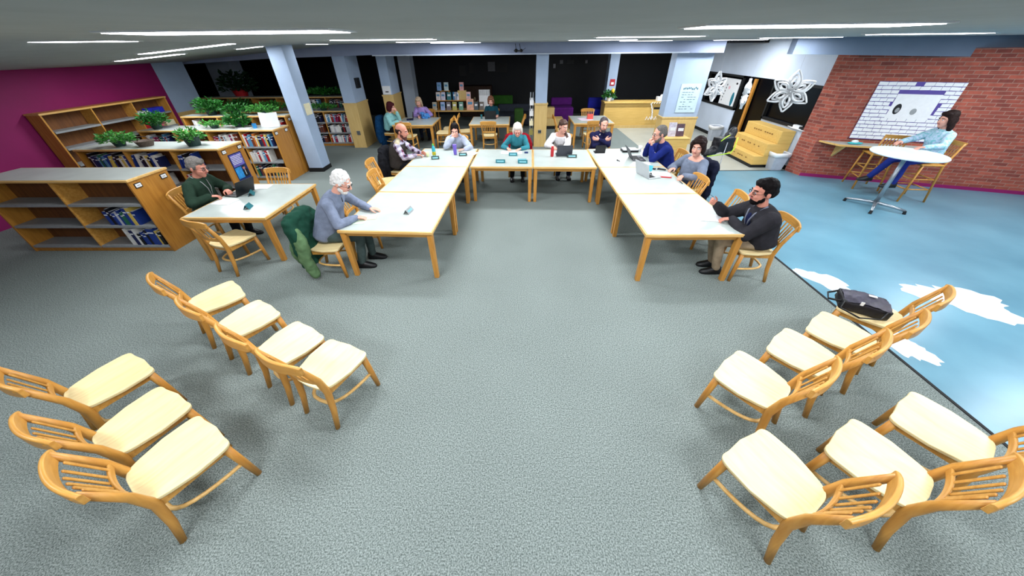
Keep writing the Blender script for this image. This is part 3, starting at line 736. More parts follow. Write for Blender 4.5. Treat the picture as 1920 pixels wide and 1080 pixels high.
# ------------------------------------------------------------ reception desk and far furniture
t = thing('reception_desk','long pale oak reception desk in front of the black window','desk',(3.35,13.3,0))
obj('desk_front', MB().box(0,2.3,0,.06,.08,.78), M_DESK, t); obj('counter_top', MB().box(-.05,2.35,-.08,.5,.88,.93).box(0,2.3,-.03,.06,.78,.88), M_DESK, t, bevel=.008)
obj('side_panel', MB().box(-.0,.05,.06,.6,0,.88), M_DESK, t); obj('side_panel', MB().box(2.25,2.3,.06,.6,0,.88), M_DESK, t); obj('kick_base', MB().box(.03,2.27,-.02,.05,0,.1), M_WAIN, t)
obj('slot', MB().box(1.86,2.25,-.004,.01,.66,.73), M_BLK, t)
t = thing('string_garland','white letter garland hanging on the right end of the reception desk','garland',(5.05,13.22,.3))
q = MB(); g = random.Random(5)
for i in range(26):
    u = i/25; q.ell((g.uniform(-.01,.01)+.12*math.sin(u*2), 0, .55-.5*u), XYZ, (.022,.012,.022), 7, 5)
obj('garland_string', q, M_WHITE, t)
q = MB()
for i in range(5): q.tube([(-.1+.11*i,0,.0),(-.06+.11*i,0,.12),(-.02+.11*i,0,.02)], .012, 6); 
for i in range(5): q.tube([(.02+.09*i,0,.56),(.06+.09*i,0,.62)], .012, 6)
obj('garland_letters', q, M_WHITE, t)
o = obj('tissue_box', MB().box(-.12,.12,-.1,.1,0,.14).ell((.05,0,.15),XYZ,(.06,.05,.07)), M_WHITE, None, loc=(5.45,13.5,.93)); tag(o,'white box with a tissue at the right end of the reception desk','box')
t = thing('step_bench','pale oak stepped bench right of the central column base','bench',(1.3,13.25,0))
obj('lower_step', MB().box(-.5,.5,-.1,.4,.12,.38), M_WAIN, t, bevel=.01); obj('upper_step', MB().box(-.5,.18,.2,.5,.38,.72), M_WAIN, t, bevel=.01); obj('kick_base', MB().box(-.45,.45,-.05,.4,0,.12), M_BLK, t)
def soft(name, label, x, y, w, dp, h, rgb, back=0, cat='soft seat'):
    m_ = mat(name+str(rgb), rgb, .85, .1, 9)
    t = thing(name, label, cat, (x,y,0)); obj('seat_cushion', MB().box(-w/2,w/2,-dp/2,dp/2,.02,h), m_, t, bevel=.05, seg=3)
    if back: obj('back_cushion', MB().box(-w/2,w/2,dp/2-.18,dp/2,h,h+back), m_, t, bevel=.05, seg=3)
    return t
soft('lounge_chair','purple lounge chair in the unlit area behind the central column',1.95,15,.9,.8,.55,(86,10,110),.3)
soft('lounge_chair','royal blue lounge chair near the left end of the reception desk',3.3,14.6,.6,.6,.5,(16,24,140),.4)
soft('lounge_chair','green lounge chair in the unlit area behind the woman with the laptop',-.6,15.1,.9,.7,.6,(40,92,16),.35)
soft('sofa','dark grey sofa in the unlit area left of the central column',-.1,14.2,1.3,.8,.42,(44,50,62),.3,'sofa')
soft('ottoman','small green cube seat at the end of the dark grey sofa',.1,14.2-.7,.35,.35,.7,(46,84,24))
# shapes on the far wall, the unlit end's dimness put into their colours
g = random.Random(12)
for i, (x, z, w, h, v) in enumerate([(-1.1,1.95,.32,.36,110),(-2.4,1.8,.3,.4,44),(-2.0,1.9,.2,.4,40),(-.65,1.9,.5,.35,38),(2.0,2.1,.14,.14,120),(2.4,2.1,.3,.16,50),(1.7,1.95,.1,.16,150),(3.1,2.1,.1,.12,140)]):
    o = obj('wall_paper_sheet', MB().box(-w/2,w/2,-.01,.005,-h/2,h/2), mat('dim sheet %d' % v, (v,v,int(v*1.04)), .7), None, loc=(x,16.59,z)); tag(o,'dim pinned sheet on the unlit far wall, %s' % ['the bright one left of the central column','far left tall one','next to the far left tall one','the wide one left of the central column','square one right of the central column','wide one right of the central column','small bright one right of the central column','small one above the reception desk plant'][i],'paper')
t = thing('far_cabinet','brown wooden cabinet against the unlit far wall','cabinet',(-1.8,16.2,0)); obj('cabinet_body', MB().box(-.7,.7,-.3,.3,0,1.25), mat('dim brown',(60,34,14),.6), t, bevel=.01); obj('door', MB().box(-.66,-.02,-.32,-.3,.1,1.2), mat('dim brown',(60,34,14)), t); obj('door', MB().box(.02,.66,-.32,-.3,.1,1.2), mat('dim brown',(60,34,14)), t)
# display table with tiers of books
t = thing('display_table','long thin-topped wooden table carrying a stepped book display','table',(-2.08,13.1,0))
obj('tabletop', MB().box(-1.0,1.0,-.32,.32,.71,.745), M_EDGE, t, bevel=.005)
for sx in (-1,1):
    for sy in (-1,1): obj('leg', MB().tube([(sx*.92,sy*.26,.71),(sx*.92,sy*.26,0)], .022, 8), M_OAK, t)
t = thing('display_riser','stepped wooden riser on the long display table','display stand',(-2.2,13.15,.745))
obj('tier', MB().box(-.75,.5,-.08,.16,.28,.31).box(-.72,-.7,-.08,.16,0,.28).box(.46,.48,-.08,.16,0,.28).box(-.15,-.13,-.08,.16,0,.28), M_PANEL, t); obj('tier', MB().box(-.6,-.25,0,.16,.6,.62).box(-.58,-.56,0,.16,.31,.6).box(-.28,-.26,0,.16,.31,.6), M_OAK, t); obj('tier', MB().box(.05,.36,0,.16,.31,.62), M_WAIN, t)
DB = [(-.62,.31+.29,'a',(130,170,220),'pale blue'),(-.36,.31+.31,'a',(200,220,225),'white and green'),(.2,.62,'a',(230,170,170),'pink faced'),
      (-.68,.31,'b',(238,224,220),'white'),(-.5,.31,'b',(225,220,240),'lilac white'),(-.28,.31,'b',(40,120,130),'dark teal'),(-.06,.31,'b',(40,120,170),'blue'),(.0,.31,'c',(236,232,240),'white figure'),(.44,.31,'c',(235,190,190),'pale pink'),
      (-.82,.0,'d',(190,180,160),'beige'),(-.52,0,'d',(170,190,235),'sky blue'),(-.3,0,'d',(120,110,120),'grey'),(-.08,0,'d',(190,180,90),'yellow green'),(.16,0,'d',(110,160,140),'sea green'),(.5,0,'e',(240,180,150),'large peach'),(.72,0,'d',(60,80,90),'slate'),(.92,0,'d',(110,100,90),'brown')]
for dx, dz, k, rgb, nm in DB:
    y = 12.97 if dz == 0 else (13.14 if dz < .5 else 13.2)
    h = .26 if k != 'e' else .36; w = .16 if k != 'e' else .26
    if dz > .5: dz = .62
    o = obj('display_book', MB().obox((0,0,h/2),(w/2,0,0),(0,.012,0),(0,.03,h/2)).obox((0,-.02,h*.62),(w*.32,0,0),(0,.004,0),(0,.008,h*.12),1), [mat('cover '+nm, rgb, .5, .12, 14), M_WHITE if sum(rgb) < 500 else BM[7]], None, loc=(-2.2+dx,y,.745+dz+.001))
    tag(o, '%s book facing out on the %s' % (nm, {0:'table level of the long display'}.get(dz, 'upper tier of the long display' if dz > .5 else 'middle tier of the long display')), 'book')
t = thing('tabletop_sign','white sign with dark scribbled heading at the right of the book display','sign',(-1.17,13.1,.745))
obj('sign_sheet', MB().obox((0,0,.32),(.2,0,0),(0,.008,0),(0,.05,.32)), M_WHITE, t)
q = MB(); g = random.Random(4)
for i in range(10): q.tube([(-.18+.04*i,-.02+.03,.46),(-.17+.04*i+g.uniform(-.01,.01),.0+.035,.62)], .008, 5)
for i in range(4): q.obox((0,-.012+.015*(1-i*.3),.34-.08*i),(.1,0,0),(0,.003,0),(0,.001,.008))
obj('sign_lettering', q, M_SHELF, t)
t = thing('small_statue','small dark three-armed ornament left of the white sign on the display table','ornament',(-1.52,13.0,.745)); obj('ornament_body', MB().tube([(0,0,0),(0,0,.3)],[.04,.02],8).tube([(-.12,0,.3),(0,0,.22),(.12,0,.3)],.015,8).ell((0,0,.36),XYZ,(.04,.04,.06)), mat('olive bronze',(96,84,60),.5), t, smooth=True)
# ------------------------------------------------------------ right side: bleacher, bins, brick wall board, shelf, high table
t = thing('stepped_seating','pale oak three-step seating block against the right wall','bleacher',(6.1,9.05,0))
def prof(x0, x1, z1, z0=.0): return (x0, x1, -.75, .55, z0, z1)
obj('step', MB().box(.0,.78,-.72,.68,.08,.3), M_DESK, t, bevel=.012); obj('step', MB().box(.22,.78,-.72,.68,.3,.6), M_DESK, t, bevel=.012); obj('step', MB().box(.44,.78,-.72,.68,.6,.9), M_DESK, t, bevel=.012)
obj('kick_base', MB().box(.02,.76,-.68,.64,0,.08), M_BLK, t)
q = MB(); g = random.Random(8)
for zz, xx in ((.5,.215),(.8,.435),(.22,-.005)):
    for k in range(9):
        if g.random() < .7: q.box(xx-.004,xx+.001,-.45+k*.09,-.45+k*.09+.05,zz-.035,zz-.01)
obj('step_lettering', q, mat('brown ink',(140,100,50)), t)
def bin_(name, label, x, y, h, w, m_, bag=M_WHITE):
    t = thing(name, label, 'bin', (x,y,0))
    obj('bin_body', MB().loft([[(a*r,b*r*.8,z) for a,b in ((-1,-1),(1,-1),(1,1),(-1,1))] for z,r in ((0,w*.36),(h,w*.5),(h,w*.46),(.02,w*.33))]), m_, t, bevel=.01)
    obj('bin_liner', MB().loft([[(a*r,b*r*.8,z) for a,b in ((-1,-1),(0,-1.04),(1,-1),(1.03,0),(1,1),(0,1.03),(-1,1),(-1.05,0))] for z,r in ((h-.09,w*.5),(h-.02,w*.54),(h+.015,w*.52),(h+.012,w*.47),(h-.1,w*.45))]), bag, t, smooth=True)
bin_('waste_bin','pale grey bin with a loose white liner beside the brick corner',6.62,8.22,.42,.36,mat('grey bin plastic',(176,184,196),.5,.05,9))
bin_('waste_bin','small pale bin with a liner by the far window of the right wall',6.62,11.3,.45,.34,mat('grey bin plastic',(176,184,196)))
t = thing('window_poster','white framed picture with a teal figure in the farther right-wall window','poster',(X0+.03,11.75,1.02))
obj('picture_frame', MB().box(0,.02,-.42,.42,0,.76), M_WHITE, t)
q = MB(); q.ell((-.002,-.28,.2),XYZ,(.003,.08,.2),mi=0); q.ell((-.002,.05,.5),XYZ,(.003,.05,.05),mi=1); q.ell((-.002,-.3,.64),XYZ,(.003,.05,.03),mi=2)
for i in range(6): q.ell((-.002,.3-.02*i,.12+.09*i),XYZ,(.003,.02,.03),mi=2)
obj('picture_print', q, [mat('teal print',(30,120,140)),mat('pink print',(240,190,200)),M_BLK], t)
t = thing('dark_cabinet','brown cabinet seen through the nearer right-wall window','cabinet',(7.5,9.0,0)); obj('cabinet_body', MB().box(-.25,.25,-.6,.7,0,1.35), mat('dark brown wood',(84,50,24),.5), t, bevel=.01); obj('cabinet_top', MB().box(-.27,.27,-.62,.72,1.35,1.38), mat('dark brown wood',(84,50,24)), t)
o = obj('sill_papers', MB().box(-.06,.05,-.25,.2,0,.01).box(-.05,.05,-.12,.3,.01,.02).obox((.0,.05,.05),(.04,0,0),(0,.1,0),(0,.0,.03)), M_WHITE, None, loc=(X0-.0,8.35,.951)); tag(o,'loose white papers on the sill of the nearer right-wall window','paper')
dd = Vector((d.x,d.y,0)); nn = Vector((d.y,-d.x,0))   # along the brick face, and out of it
def bp(s, o_, z): v = Vector((A.x,A.y,0)) + dd*s + nn*o_; return (v.x,v.y,z)
ang = math.atan2(d.y, d.x)
t = thing('poster_board','tall white board of cut paper bricks around a dark portrait on the brick wall','poster',bp(1.15,.012,.92), ang)
obj('backing_board', MB().box(-.6,.75,-.012,.0,0,1.12), mat('violet backing',(86,70,150),.6,.05,9), t)
q = MB(); g = random.Random(6)
z = .01; row = 0
while z < 1.1:
    h = .07; x = -.6 - (row%2)*.05
    while x < .74:
        w = g.uniform(.11,.17); xa, xb = max(x,-.6), min(x+w-.007,.75)
        if not (-.22 < (xa+xb)/2 < .5 and .42 < z < .92) and g.random() < .985 and xb > xa+.02:
            q.obox(((xa+xb)/2,-.015,z+h/2),((xb-xa)/2,0,g.uniform(-.003,.003)),(0,.002,0),(0,0,h/2-.004))
        x += w
    z += h+.004; row += 1
obj('paper_bricks', q, M_WHITE, t)
obj('portrait_sheet', MB().box(-.2,.5,-.02,-.013,.44,.9), M_WHITE, t)
q = MB(); q.ell((-.08,-.021,.62),XYZ,(.06,.004,.1),mi=0); q.ell((-.07,-.024,.6),XYZ,(.035,.003,.05),mi=1); q.ell((.2,-.021,.58),XYZ,(.05,.003,.06),mi=1)
obj('portrait_print', q, [M_BLK, M_SHELF], t)
t = thing('wall_counter','narrow grey-topped wooden counter fixed to the brick wall on brackets','counter',bp(.05,0,0), ang)
obj('counter_top', MB().prism([(0,-.02),(.25,-.36),(2.0,-.4),(2.0,0),(0,0)],.805,.84), M_EDGE, t); obj('top_surface', MB().prism([(.03,-.03),(.26,-.335),(1.97,-.375),(1.97,-.02),(.03,-.02)],.838,.842), M_LAM, t)
for x in (.35,1.6): obj('bracket', MB().add([(x,-.01,.8),(x,-.33,.8),(x,-.01,.5),(x+.04,-.01,.8),(x+.04,-.33,.8),(x+.04,-.01,.5)],[(0,1,2),(3,5,4),(0,3,4,1),(1,4,5,2),(2,5,3,0)]), M_WAIN, t)
o = obj('teal_cloth', MB().ell((0,0,.02),XYZ,(.16,.08,.02),mi=0).ell((-.02,.0,.05),XYZ,(.07,.05,.035),mi=1), [mat('turquoise cloth',(60,190,200)),M_WHITE], None, smooth=True, loc=bp(.62,.2,.843)); tag(o,'turquoise cloth with a white bundle on the brick wall counter','cloth')
# tall stool with back
def stool(name, label, x, y, deg):
    t = thing(name, label, 'stool', (x,y,0), R(deg))
    obj('seat', MB().box(-.2,.2,-.19,.2,.71,.745), M_OAKX, t, bevel=.012)
    for sx in (-1,1):
        obj('leg', MB().tube([(sx*.22,.22,0),(sx*.18,.16,.71)],[.017,.02],8), M_OAK, t, smooth=True)
        obj('leg', MB().tube([(sx*.22,-.26,0),(sx*.18,-.18,.71),(sx*.19,-.26,1.14)],[.017,.021,.017],8), M_OAK, t, smooth=True)
    q = MB()
    for z, e in ((.25,.05),(.45,.025)):
        for sx in (-1,1): q.tube([(sx*(.2-z*.03),.2-z*.05,z),(sx*(.2-z*.03),-.235+z*.08,z)],.012,6)
        q.tube([(-.2,.2-z*.05,z),(.2,.2-z*.05,z)],.013,6); q.tube([(-.2,-.235+z*.08,z),(.2,-.235+z*.08,z)],.011,6)
    obj('foot_rail', q, M_OAKX, t, smooth=True)
    q = MB(); q.obox((0,-.262,1.12),(.21,0,0),(0,.01,0),(0,-.01,.035)); q.obox((0,-.2,.82),(.18,0,0),(0,.009,0),(0,-.006,.02))
    for i in range(6): q.obox((-.13+.052*i,-.232,.965),(.01,0,0),(0,.005,0),(0,-.03,.13))
    obj('backrest', q, M_OAKX, t, bevel=.003, seg=1); return t
stool('bar_stool','tall wooden stool with slatted back between brick wall and round table',7.75,7.02,-20)
stool('bar_stool','tall wooden stool under the seated person at the round table',8.0,6.35,84)
t = thing('round_high_table','round white high table on a silver four-foot wheeled base','table',(7.02,5.88,0))
obj('tabletop', MB().lathe((0,0,0),[(.001,1.02),(.5,1.02),(.51,1.035),(.5,1.05),(.001,1.05)],40), M_WHITEP, t); obj('column', MB().tube([(0,0,.08),(0,0,1.02)],.032,12), M_STEEL, t, smooth=True)
for k in range(4):
    a = R(42+90*k); ca, sa = math.cos(a), math.sin(a)
    l = obj('foot', MB().tube([(0,0,.1),(.2*ca,.2*sa,.09),(.42*ca,.42*sa,.06)],[.03,.026,.02],8), M_STEEL, t, smooth=True)
    obj('caster', MB().tube([(.42*ca,.42*sa,.06),(.43*ca,.43*sa,0)],[.022,.028],8), M_BLK, l)
# paper snowflakes
def snowflake(label, x, y, z, r, deg, arms=6, seed=1):
    t = thing('paper_snowflake', label, 'paper snowflake', (x,y,z), R(deg))
    for k in range(arms):
        a = 2*PI*k/arms + R(90); ca, sa = math.cos(a), math.sin(a); q = MB()
        for lw, s0, s1, dp in ((.30,.0,1.0,.0),(.20,.12,.8,.04),(.11,.22,.62,-.04)):
            for sd in (-1,1):
                pts = []
                for i in range(9):
                    u = i/8; rr = s0+(s1-s0)*u; off = lw*math.sin(PI*u)*sd*(1-.25*u)
                    X, Z = rr*r, off*r
                    pts.append((X*ca - Z*sa, dp*r*math.sin(PI*u)*3*sd, X*sa + Z*ca))
                rings = []
                for i, p_ in enumerate(pts):
                    w2 = .085*r; th = .0016
                    rings.append([(p_[0]-th*-sa, p_[1]-w2, p_[2]-th*ca),(p_[0]-th*-sa, p_[1]+w2, p_[2]-th*ca),(p_[0]+th*-sa, p_[1]+w2, p_[2]+th*ca),(p_[0]+th*-sa, p_[1]-w2, p_[2]+th*ca)])
                q.loft(rings)
                # flat web strips of the cut paper
                q.loft([[(p_[0]-.05*r*-sa*1, p_[1]-.001, p_[2]-.05*r*ca),(p_[0]+.05*r*-sa, p_[1]-.001, p_[2]+.05*r*ca),(p_[0]+.05*r*-sa, p_[1]+.001, p_[2]+.05*r*ca),(p_[0]-.05*r*-sa, p_[1]+.001, p_[2]-.05*r*ca)] for p_ in pts])
        obj('petal', q, M_WHITE, t)
    obj('string', MB().tube([(0,0,r*.98),(0,0,2.79-z)], .0009, 4), M_SHELF, t)
snowflake('large six-armed paper snowflake hanging in front of the nearer right-wall window',4.93,6.5,1.98,.34,-35)
snowflake('paper snowflake hanging left, seen against the wide right column edge',3.95,7.2,2.0,.27,20)
snowflake('paper snowflake seen almost edge-on, hanging right of the framed window picture',4.72,7.4,1.84,.28,55)
# quilted bag on the right chair
t = thing('quilted_bag','black quilted handbag with straps lying on the right chair','bag',(3.49,2.47,.455), R(-32))
me = baked(MB().box(-.19,.19,-.13,.13,.0,.11).ell((0,0,.09),XYZ,(.17,.12,.06)), .012, 10, ns=.008, nf=10, name='bag'); obj('bag_body', me, mat('black quilt',(20,20,27),.5,.2,30,bump=.4), t)
q = MB(); n_ = 22; vs_ = []
for i in range(n_+1):
    for k in range(n_+1):
        u = -1+2*i/n_; v = -1+2*k/n_
        vs_.append((u*.175, v*.12-.005, .152-.03*u*u-.03*v*v+.007*abs(math.sin((u*1.5+v)*5.2))*abs(math.sin((u*1.5-v)*5.2))))
fs_ = [(i*(n_+1)+k,(i+1)*(n_+1)+k,(i+1)*(n_+1)+k+1,i*(n_+1)+k+1) for i in range(n_) for k in range(n_)]
m0 = len(vs_); vs_ += [(x,y,z-.02) for x,y,z in vs_]; fs_ += [tuple(m0+j for j in reversed(f_)) for f_ in fs_]
q.add(vs_, fs_)
obj('bag_flap', q, mat('grey quilt',(60,57,72),.5,.2,20), t, bevel=.004, seg=1)
obj('strap', MB().tube([(-.17,-.12,.1),(-.2,-.2,.06),(-.05,-.24,.03),(.1,-.2,.05),(.14,-.13,.1)],.012,6,flat=.6), M_BLK, t, smooth=True); obj('strap', MB().tube([(-.18,.1,.08),(-.26,.06,.05),(-.27,-.06,.05),(-.19,-.1,.08)],.012,6,flat=.6), M_BLK, t, smooth=True)
obj('metal_tag', MB().box(-.06,-.035,-.125,-.12,.1,.14).box(.0,.06,-.02,.01,.166,.17), M_WHITE, t)
# stand with black and lime jacket
t = thing('thin_floor_stand','thin grey metal pole stand behind the woman with the brown bob','stand',(4.0,6.3,0))
obj('pole', MB().tube([(0,0,.03),(0,0,1.15)],.009,8), M_STEEL, t, smooth=True)
for k in range(3):
    a = R(30+120*k); obj('leg', MB().tube([(0,0,.12),(.2*math.cos(a),.2*math.sin(a),.008)],.006,6), M_STEEL, t)
mb = MB(); mb.box(-.16,.2,-.1,.1,-.12,.14); mb.tube([(-.1,0,-.08),(-.32,-.04,-.14)],.075,10,round_ends=True); mb.tube([(.1,.02,.1),(.22,.05,.2)],.09,10,round_ends=True)
t = thing('folded_jacket','black jacket with lime trim hung over the thin metal stand','jacket',(3.98,6.42,1.08), R(15))
obj('jacket_body', baked(mb,.014,6,ns=.018,nf=9,name='jacket'), mat('black nylon',(18,20,26),.5,.15,12), t)
obj('lime_trim', MB().tube([(-.36,-.1,-.17),(-.1,-.13,-.15),(.15,-.12,-.14),(.2,-.12,-.05),(.26,-.06,.13)],.009,6).tube([(-.16,-.11,.1),(-.08,-.12,.17),(.0,-.11,.2)],.008,6), mat('lime trim',(190,235,60),.5,.05,9), t, smooth=True)
# wooden cart beside the wide column
t = thing('book_cart','pale oak cart with leaflets between the wide column and the tables','cart',(4.25,9.0,0))
obj('cart_body', MB().box(-.32,.3,-.2,.2,.06,.62).box(-.34,.32,-.22,.22,.62,.65), M_DESK, t, bevel=.008); obj('cart_back', MB().box(-.3,.28,.14,.2,.65,.8), M_DESK, t)
for x in (-.28,.26): obj('caster', MB().tube([(x,-.15,.06),(x,-.15,0)],.025,8).tube([(x,.15,.06),(x,.15,0)],.025,8), M_BLK, t)
def sheet(name, label, cat, x, y, z, w, h, m_, deg=0, th=.003, m2=None, lines=0):
    o = obj(name, MB().box(-w/2,w/2,-h/2,h/2,0,th), m_, None, loc=(x,y,z+.0008), rotz=R(deg)); tag(o, label, cat)
    if lines:
        q = MB()
        for i in range(lines): q.box(-w*.36,w*(.36-.1*(i%3)),h*.36-i*h*.72/lines-.002,h*.36-i*h*.72/lines+.002,th,th+.0006)
        obj('print', q, m2 or M_SHELF, o)
    return o
def standcard(label, x, y, z, w, h, rgb, deg=0, cat='leaflet', m2=M_WHITE):
    o = obj('standing_card', MB().obox((0,0,h/2),(w/2,0,0),(0,.01,0),(0,.03,h/2)), mat('card '+str(rgb), rgb, .5, .15, 18), None, loc=(x,y,z+.001), rotz=R(deg)); tag(o, label, cat)
    obj('card_print', MB().obox((0,-.02,h*.55),(w*.35,0,0),(0,.004,0),(0,.004,h*.12)), m2, o)
standcard('white and mauve leaflet standing on the pale oak cart, left',4.15,9.02,.65,.2,.34,(214,206,220))
standcard('dark brown framed card standing on the pale oak cart, right',4.38,9.05,.65,.2,.3,(96,70,84))
standcard('blue and white folder standing upright behind the woman with the brown bob',3.66,6.55,.55,.16,.24,(50,90,160))
t = thing('side_stool','small oak stool holding a folder and black bag behind the woman with the brown bob','stool',(3.6,6.6,0)); obj('seat', MB().box(-.25,.22,-.2,.2,.5,.55), M_DESK, t, bevel=.01)
for sx in (-1,1):
    for sy in (-1,1): obj('leg', MB().tube([(sx*.18,sy*.16,.5),(sx*.2,sy*.18,0)],.02,8), M_OAK, t)
o = obj('black_pouch', baked(MB().box(-.14,.12,-.05,.06,.0,.12).tube([(-.2,0,.15),(-.1,0,.06)],.03,8,round_ends=True), .01, 4, ns=.008, nf=12, name='pouch'), M_BLK, None, loc=(3.52,6.52,.551)); tag(o,'black pouch beside the blue and white folder','bag')
# ------------------------------------------------------------ things on the tables
TZ = .742
def laptop(label, x, y, deg, w=.33, dpt=.23, openang=105, shell=M_BLK, z=TZ, screen=M_GLASS):
    """user sits on the local -y side; screen stands at +y"""
    t = thing('laptop', label, 'laptop', (x,y,z), R(deg))
    b = obj('laptop_base', MB().box(-w/2,w/2,-dpt/2,dpt/2,.002,.018), shell, t, bevel=.003, seg=1)
    obj('keyboard', MB().box(-w*.43,w*.43,-dpt*.1,dpt*.4,.018,.0195).box(-.05,.05,-dpt*.42,-dpt*.16,.018,.019), M_BLKR, b)
    a = R(openang); c, s = math.cos(PI-a), math.sin(PI-a)
    L = MB(); L.obox((0,dpt/2+c*dpt/2,.018+s*dpt/2),(w/2,0,0),(0,c*dpt/2,s*dpt/2),(0,-s*.004,c*.004)); l = obj('lid', L, shell, t, bevel=.003, seg=1)
    obj('screen', MB().obox((0,dpt/2+c*dpt/2-s*.0045,.018+s*dpt/2+c*.0045),(w*.46,0,0),(0,c*dpt*.45,s*dpt*.45),(0,-s*.0008,c*.0008)), screen, l)
    return t
def tent(label, x, y, deg, w=.17, m_=M_TEAL, z=TZ):
    o = obj('name_tent', MB().obox((0,-.022,.03),(w/2,0,0),(0,.02,.03),(0,-.0012,.0008)).obox((0,.022,.03),(w/2,0,0),(0,-.02,.03),(0,.0012,.0008)), m_, None, loc=(x,y,z+.002), rotz=R(deg)); tag(o, label, 'name card')
    obj('card_stripe', MB().obox((0,-.0245,.03),(w*.36,0,0),(0,.008,.012),(0,-.0006,.0004)), M_TEALL, o)
tent('teal name card nearest the laptop on the separate left table',-4.28,4.83,-60); tent('teal name card lying alone on the separate left table',-3.97,4.32,-78,.13)
laptop('black laptop in front of the man in the dark green jacket',-4.52,4.9,-100,.34,.24,112,M_BLK)
sheet('paper_sheet','white papers in front of the man in the dark green jacket','paper',-4.5,4.55,TZ,.3,.22,M_WHITE,-8,lines=2,m2=M_BLK)
sheet('paper_sheet','white papers behind the laptop on the separate left table','paper',-4.36,5.17,TZ,.32,.2,M_WHITE,5,lines=3)
sheet('paper_sheet','cream notepad under the hands of the white-haired man','notepad',-2.05,3.99,TZ,.22,.15,M_CREAM,8,.006)
sheet('paper_sheet','pale green sheet at the near edge beside the cream notepad','paper',-2.14,3.84,TZ,.2,.1,mat('pale green paper',(216,236,210)),4)
tent('pale grey name card standing alone on the near left table',-1.54,4.16,80,.16,M_SHELF)
def bottle(name, label, x, y, prof_, m_, cap=None, capm=None, cat='bottle', z=TZ, extra=None):
    t = thing(name, label, cat, (x,y,z)); obj('bottle_body', MB().lathe((0,0,.001), prof_), m_, t, smooth=True)
    if cap: obj('cap', MB().lathe((0,0,cap[1]), [(.001,0),(cap[0],0),(cap[0],cap[2]),(.001,cap[2])]), capm, t)
    if extra: obj('bottle_label', MB().lathe((0,0,extra[1]), [(extra[0],0),(extra[0]+.001,.004),(extra[0]+.001,extra[2]),(extra[0],extra[2]+.002)]), extra[3], t, smooth=True)
bottle('water_bottle','cyan bottle with yellow label and green cap before the bearded man',-1.76,6.93,[(.001,0),(.036,.002),(.038,.02),(.036,.1),(.038,.16),(.03,.2),(.014,.225),(.013,.24),(.001,.24)],mat('cyan plastic',(60,180,200),.2,.1,8),(.017,.236,.022),mat('lime cap',(80,200,60)),extra=(.0375,.03,.075,mat('yellow label',(190,180,40),.5,.3,30)))
bottle('tumbler','tall purple tumbler on the far left corner table',-1.33,7.06,[(.001,0),(.03,.0),(.034,.02),(.044,.19),(.044,.2),(.001,.2)],mat('violet plastic',(116,96,200),.35,.08,6),(.045,.2,.012),mat('violet plastic',(116,96,200)),cat='tumbler')
bottle('drinking_cup','small pale yellow cup in the hand of the bearded man',-1.9,6.92,[(.001,0),(.028,0),(.036,.1),(.033,.1),(.026,.01),(.001,.01)],mat('pale yellow plastic',(230,234,180),.3,.05,8),cat='cup')
bottle('drink_can','red can-shaped bottle beside the laptop of the woman in white',.76,6.88,[(.001,0),(.03,0),(.034,.012),(.034,.13),(.028,.17),(.026,.19),(.001,.19)],M_RED,(.027,.19,.015),M_RED)
tent('dark name card at the foot of the cyan bottle',-1.70,6.74,10,.16,M_POT)
tent('teal name card before the person in the pale grey hoodie',-1.15,6.98,4,.17,M_POT)
sheet('paper_sheet','white papers at the elbow of the person in the pale grey hoodie','paper',-1.05,7.17,TZ,.36,.22,M_WHITE,-18)
sheet('paper_sheet','white papers under the hands of the woman in the teal sweater','paper',-.1,7.2,TZ,.46,.24,M_WHITE,-3,lines=3)
tent('teal name card right in front of the papers of the woman in teal',-.07,6.97,-2,.18)
tent('teal name card near the front edge, left of the paired cards',-.32,6.47,-2,.19)
tent('front card of the teal pair near the table joint',.13,6.43,-2,.19); tent('rear card of the teal pair near the table joint',.12,6.52,-2,.18,M_TEALL)
o = obj('phone', MB().box(-.04,.04,-.05,.05,0,.012), M_NAVY, None, loc=(.22,7.17,TZ+.001), bevel=.003); tag(o,'navy phone beside the papers of the woman in teal','phone')
laptop('dark laptop used by the woman in the white top',1.02,7.0,180,.33,.22,100,mat('charcoal shell',(62,64,72),.5,.08,9))
tent('dark teal name card in front of the dark laptop at the head table',1.17,6.8,-2,.2,M_POT)
laptop('small black tablet on a stand before the man with folded arms',1.82,7.16,180,.22,.16,98,M_BLK)
sheet('paper_sheet','small white papers in front of the black tablet','paper',1.82,6.98,TZ,.24,.12,M_WHITE,2,.01)
o = obj('small_microphone', MB().tube([(0,0,.01),(.02,-.1,.02)],.008,6).ell((0,0,.014),XYZ,(.018,.025,.012)), M_BLK, None, loc=(2.06,6.55,TZ)); tag(o,'small black microphone lying in the middle of the far right corner table','microphone')
laptop('large dark laptop open before the man in the navy sweater',2.5,6.68,88,.36,.25,118,mat('charcoal shell',(62,64,72)))
t = thing('paper_tray','black and white paper tray behind the large dark laptop','tray',(2.5,7.24,TZ)); obj('tray_body', MB().box(-.17,.17,-.1,.1,.001,.04), M_BLK, t, bevel=.004); obj('paper_stack', MB().box(-.15,.15,-.09,.09,.04,.06), M_WHITE, t)
bottle('drinking_cup','white paper cup at the elbow of the man in the navy sweater',2.72,7.22,[(.001,0),(.03,0),(.04,.12),(.037,.12),(.028,.01),(.001,.01)],M_WHITE,cat='cup')
laptop('open silver laptop on the middle right table, its lid toward the camera',2.38,5.66,108,.38,.25,106,mat('silver shell',(190,194,198),.4,.03,9))
o = obj('sticker_card', MB().obox((0,0,.05),(.05,0,.0),(0,.012,.05),(0,-.002,.001)), mat('cyan sticker',(90,200,220)), None, loc=(2.48,5.9,TZ+.002), rotz=R(-30)); tag(o,'small cyan card standing behind the open silver laptop','card')
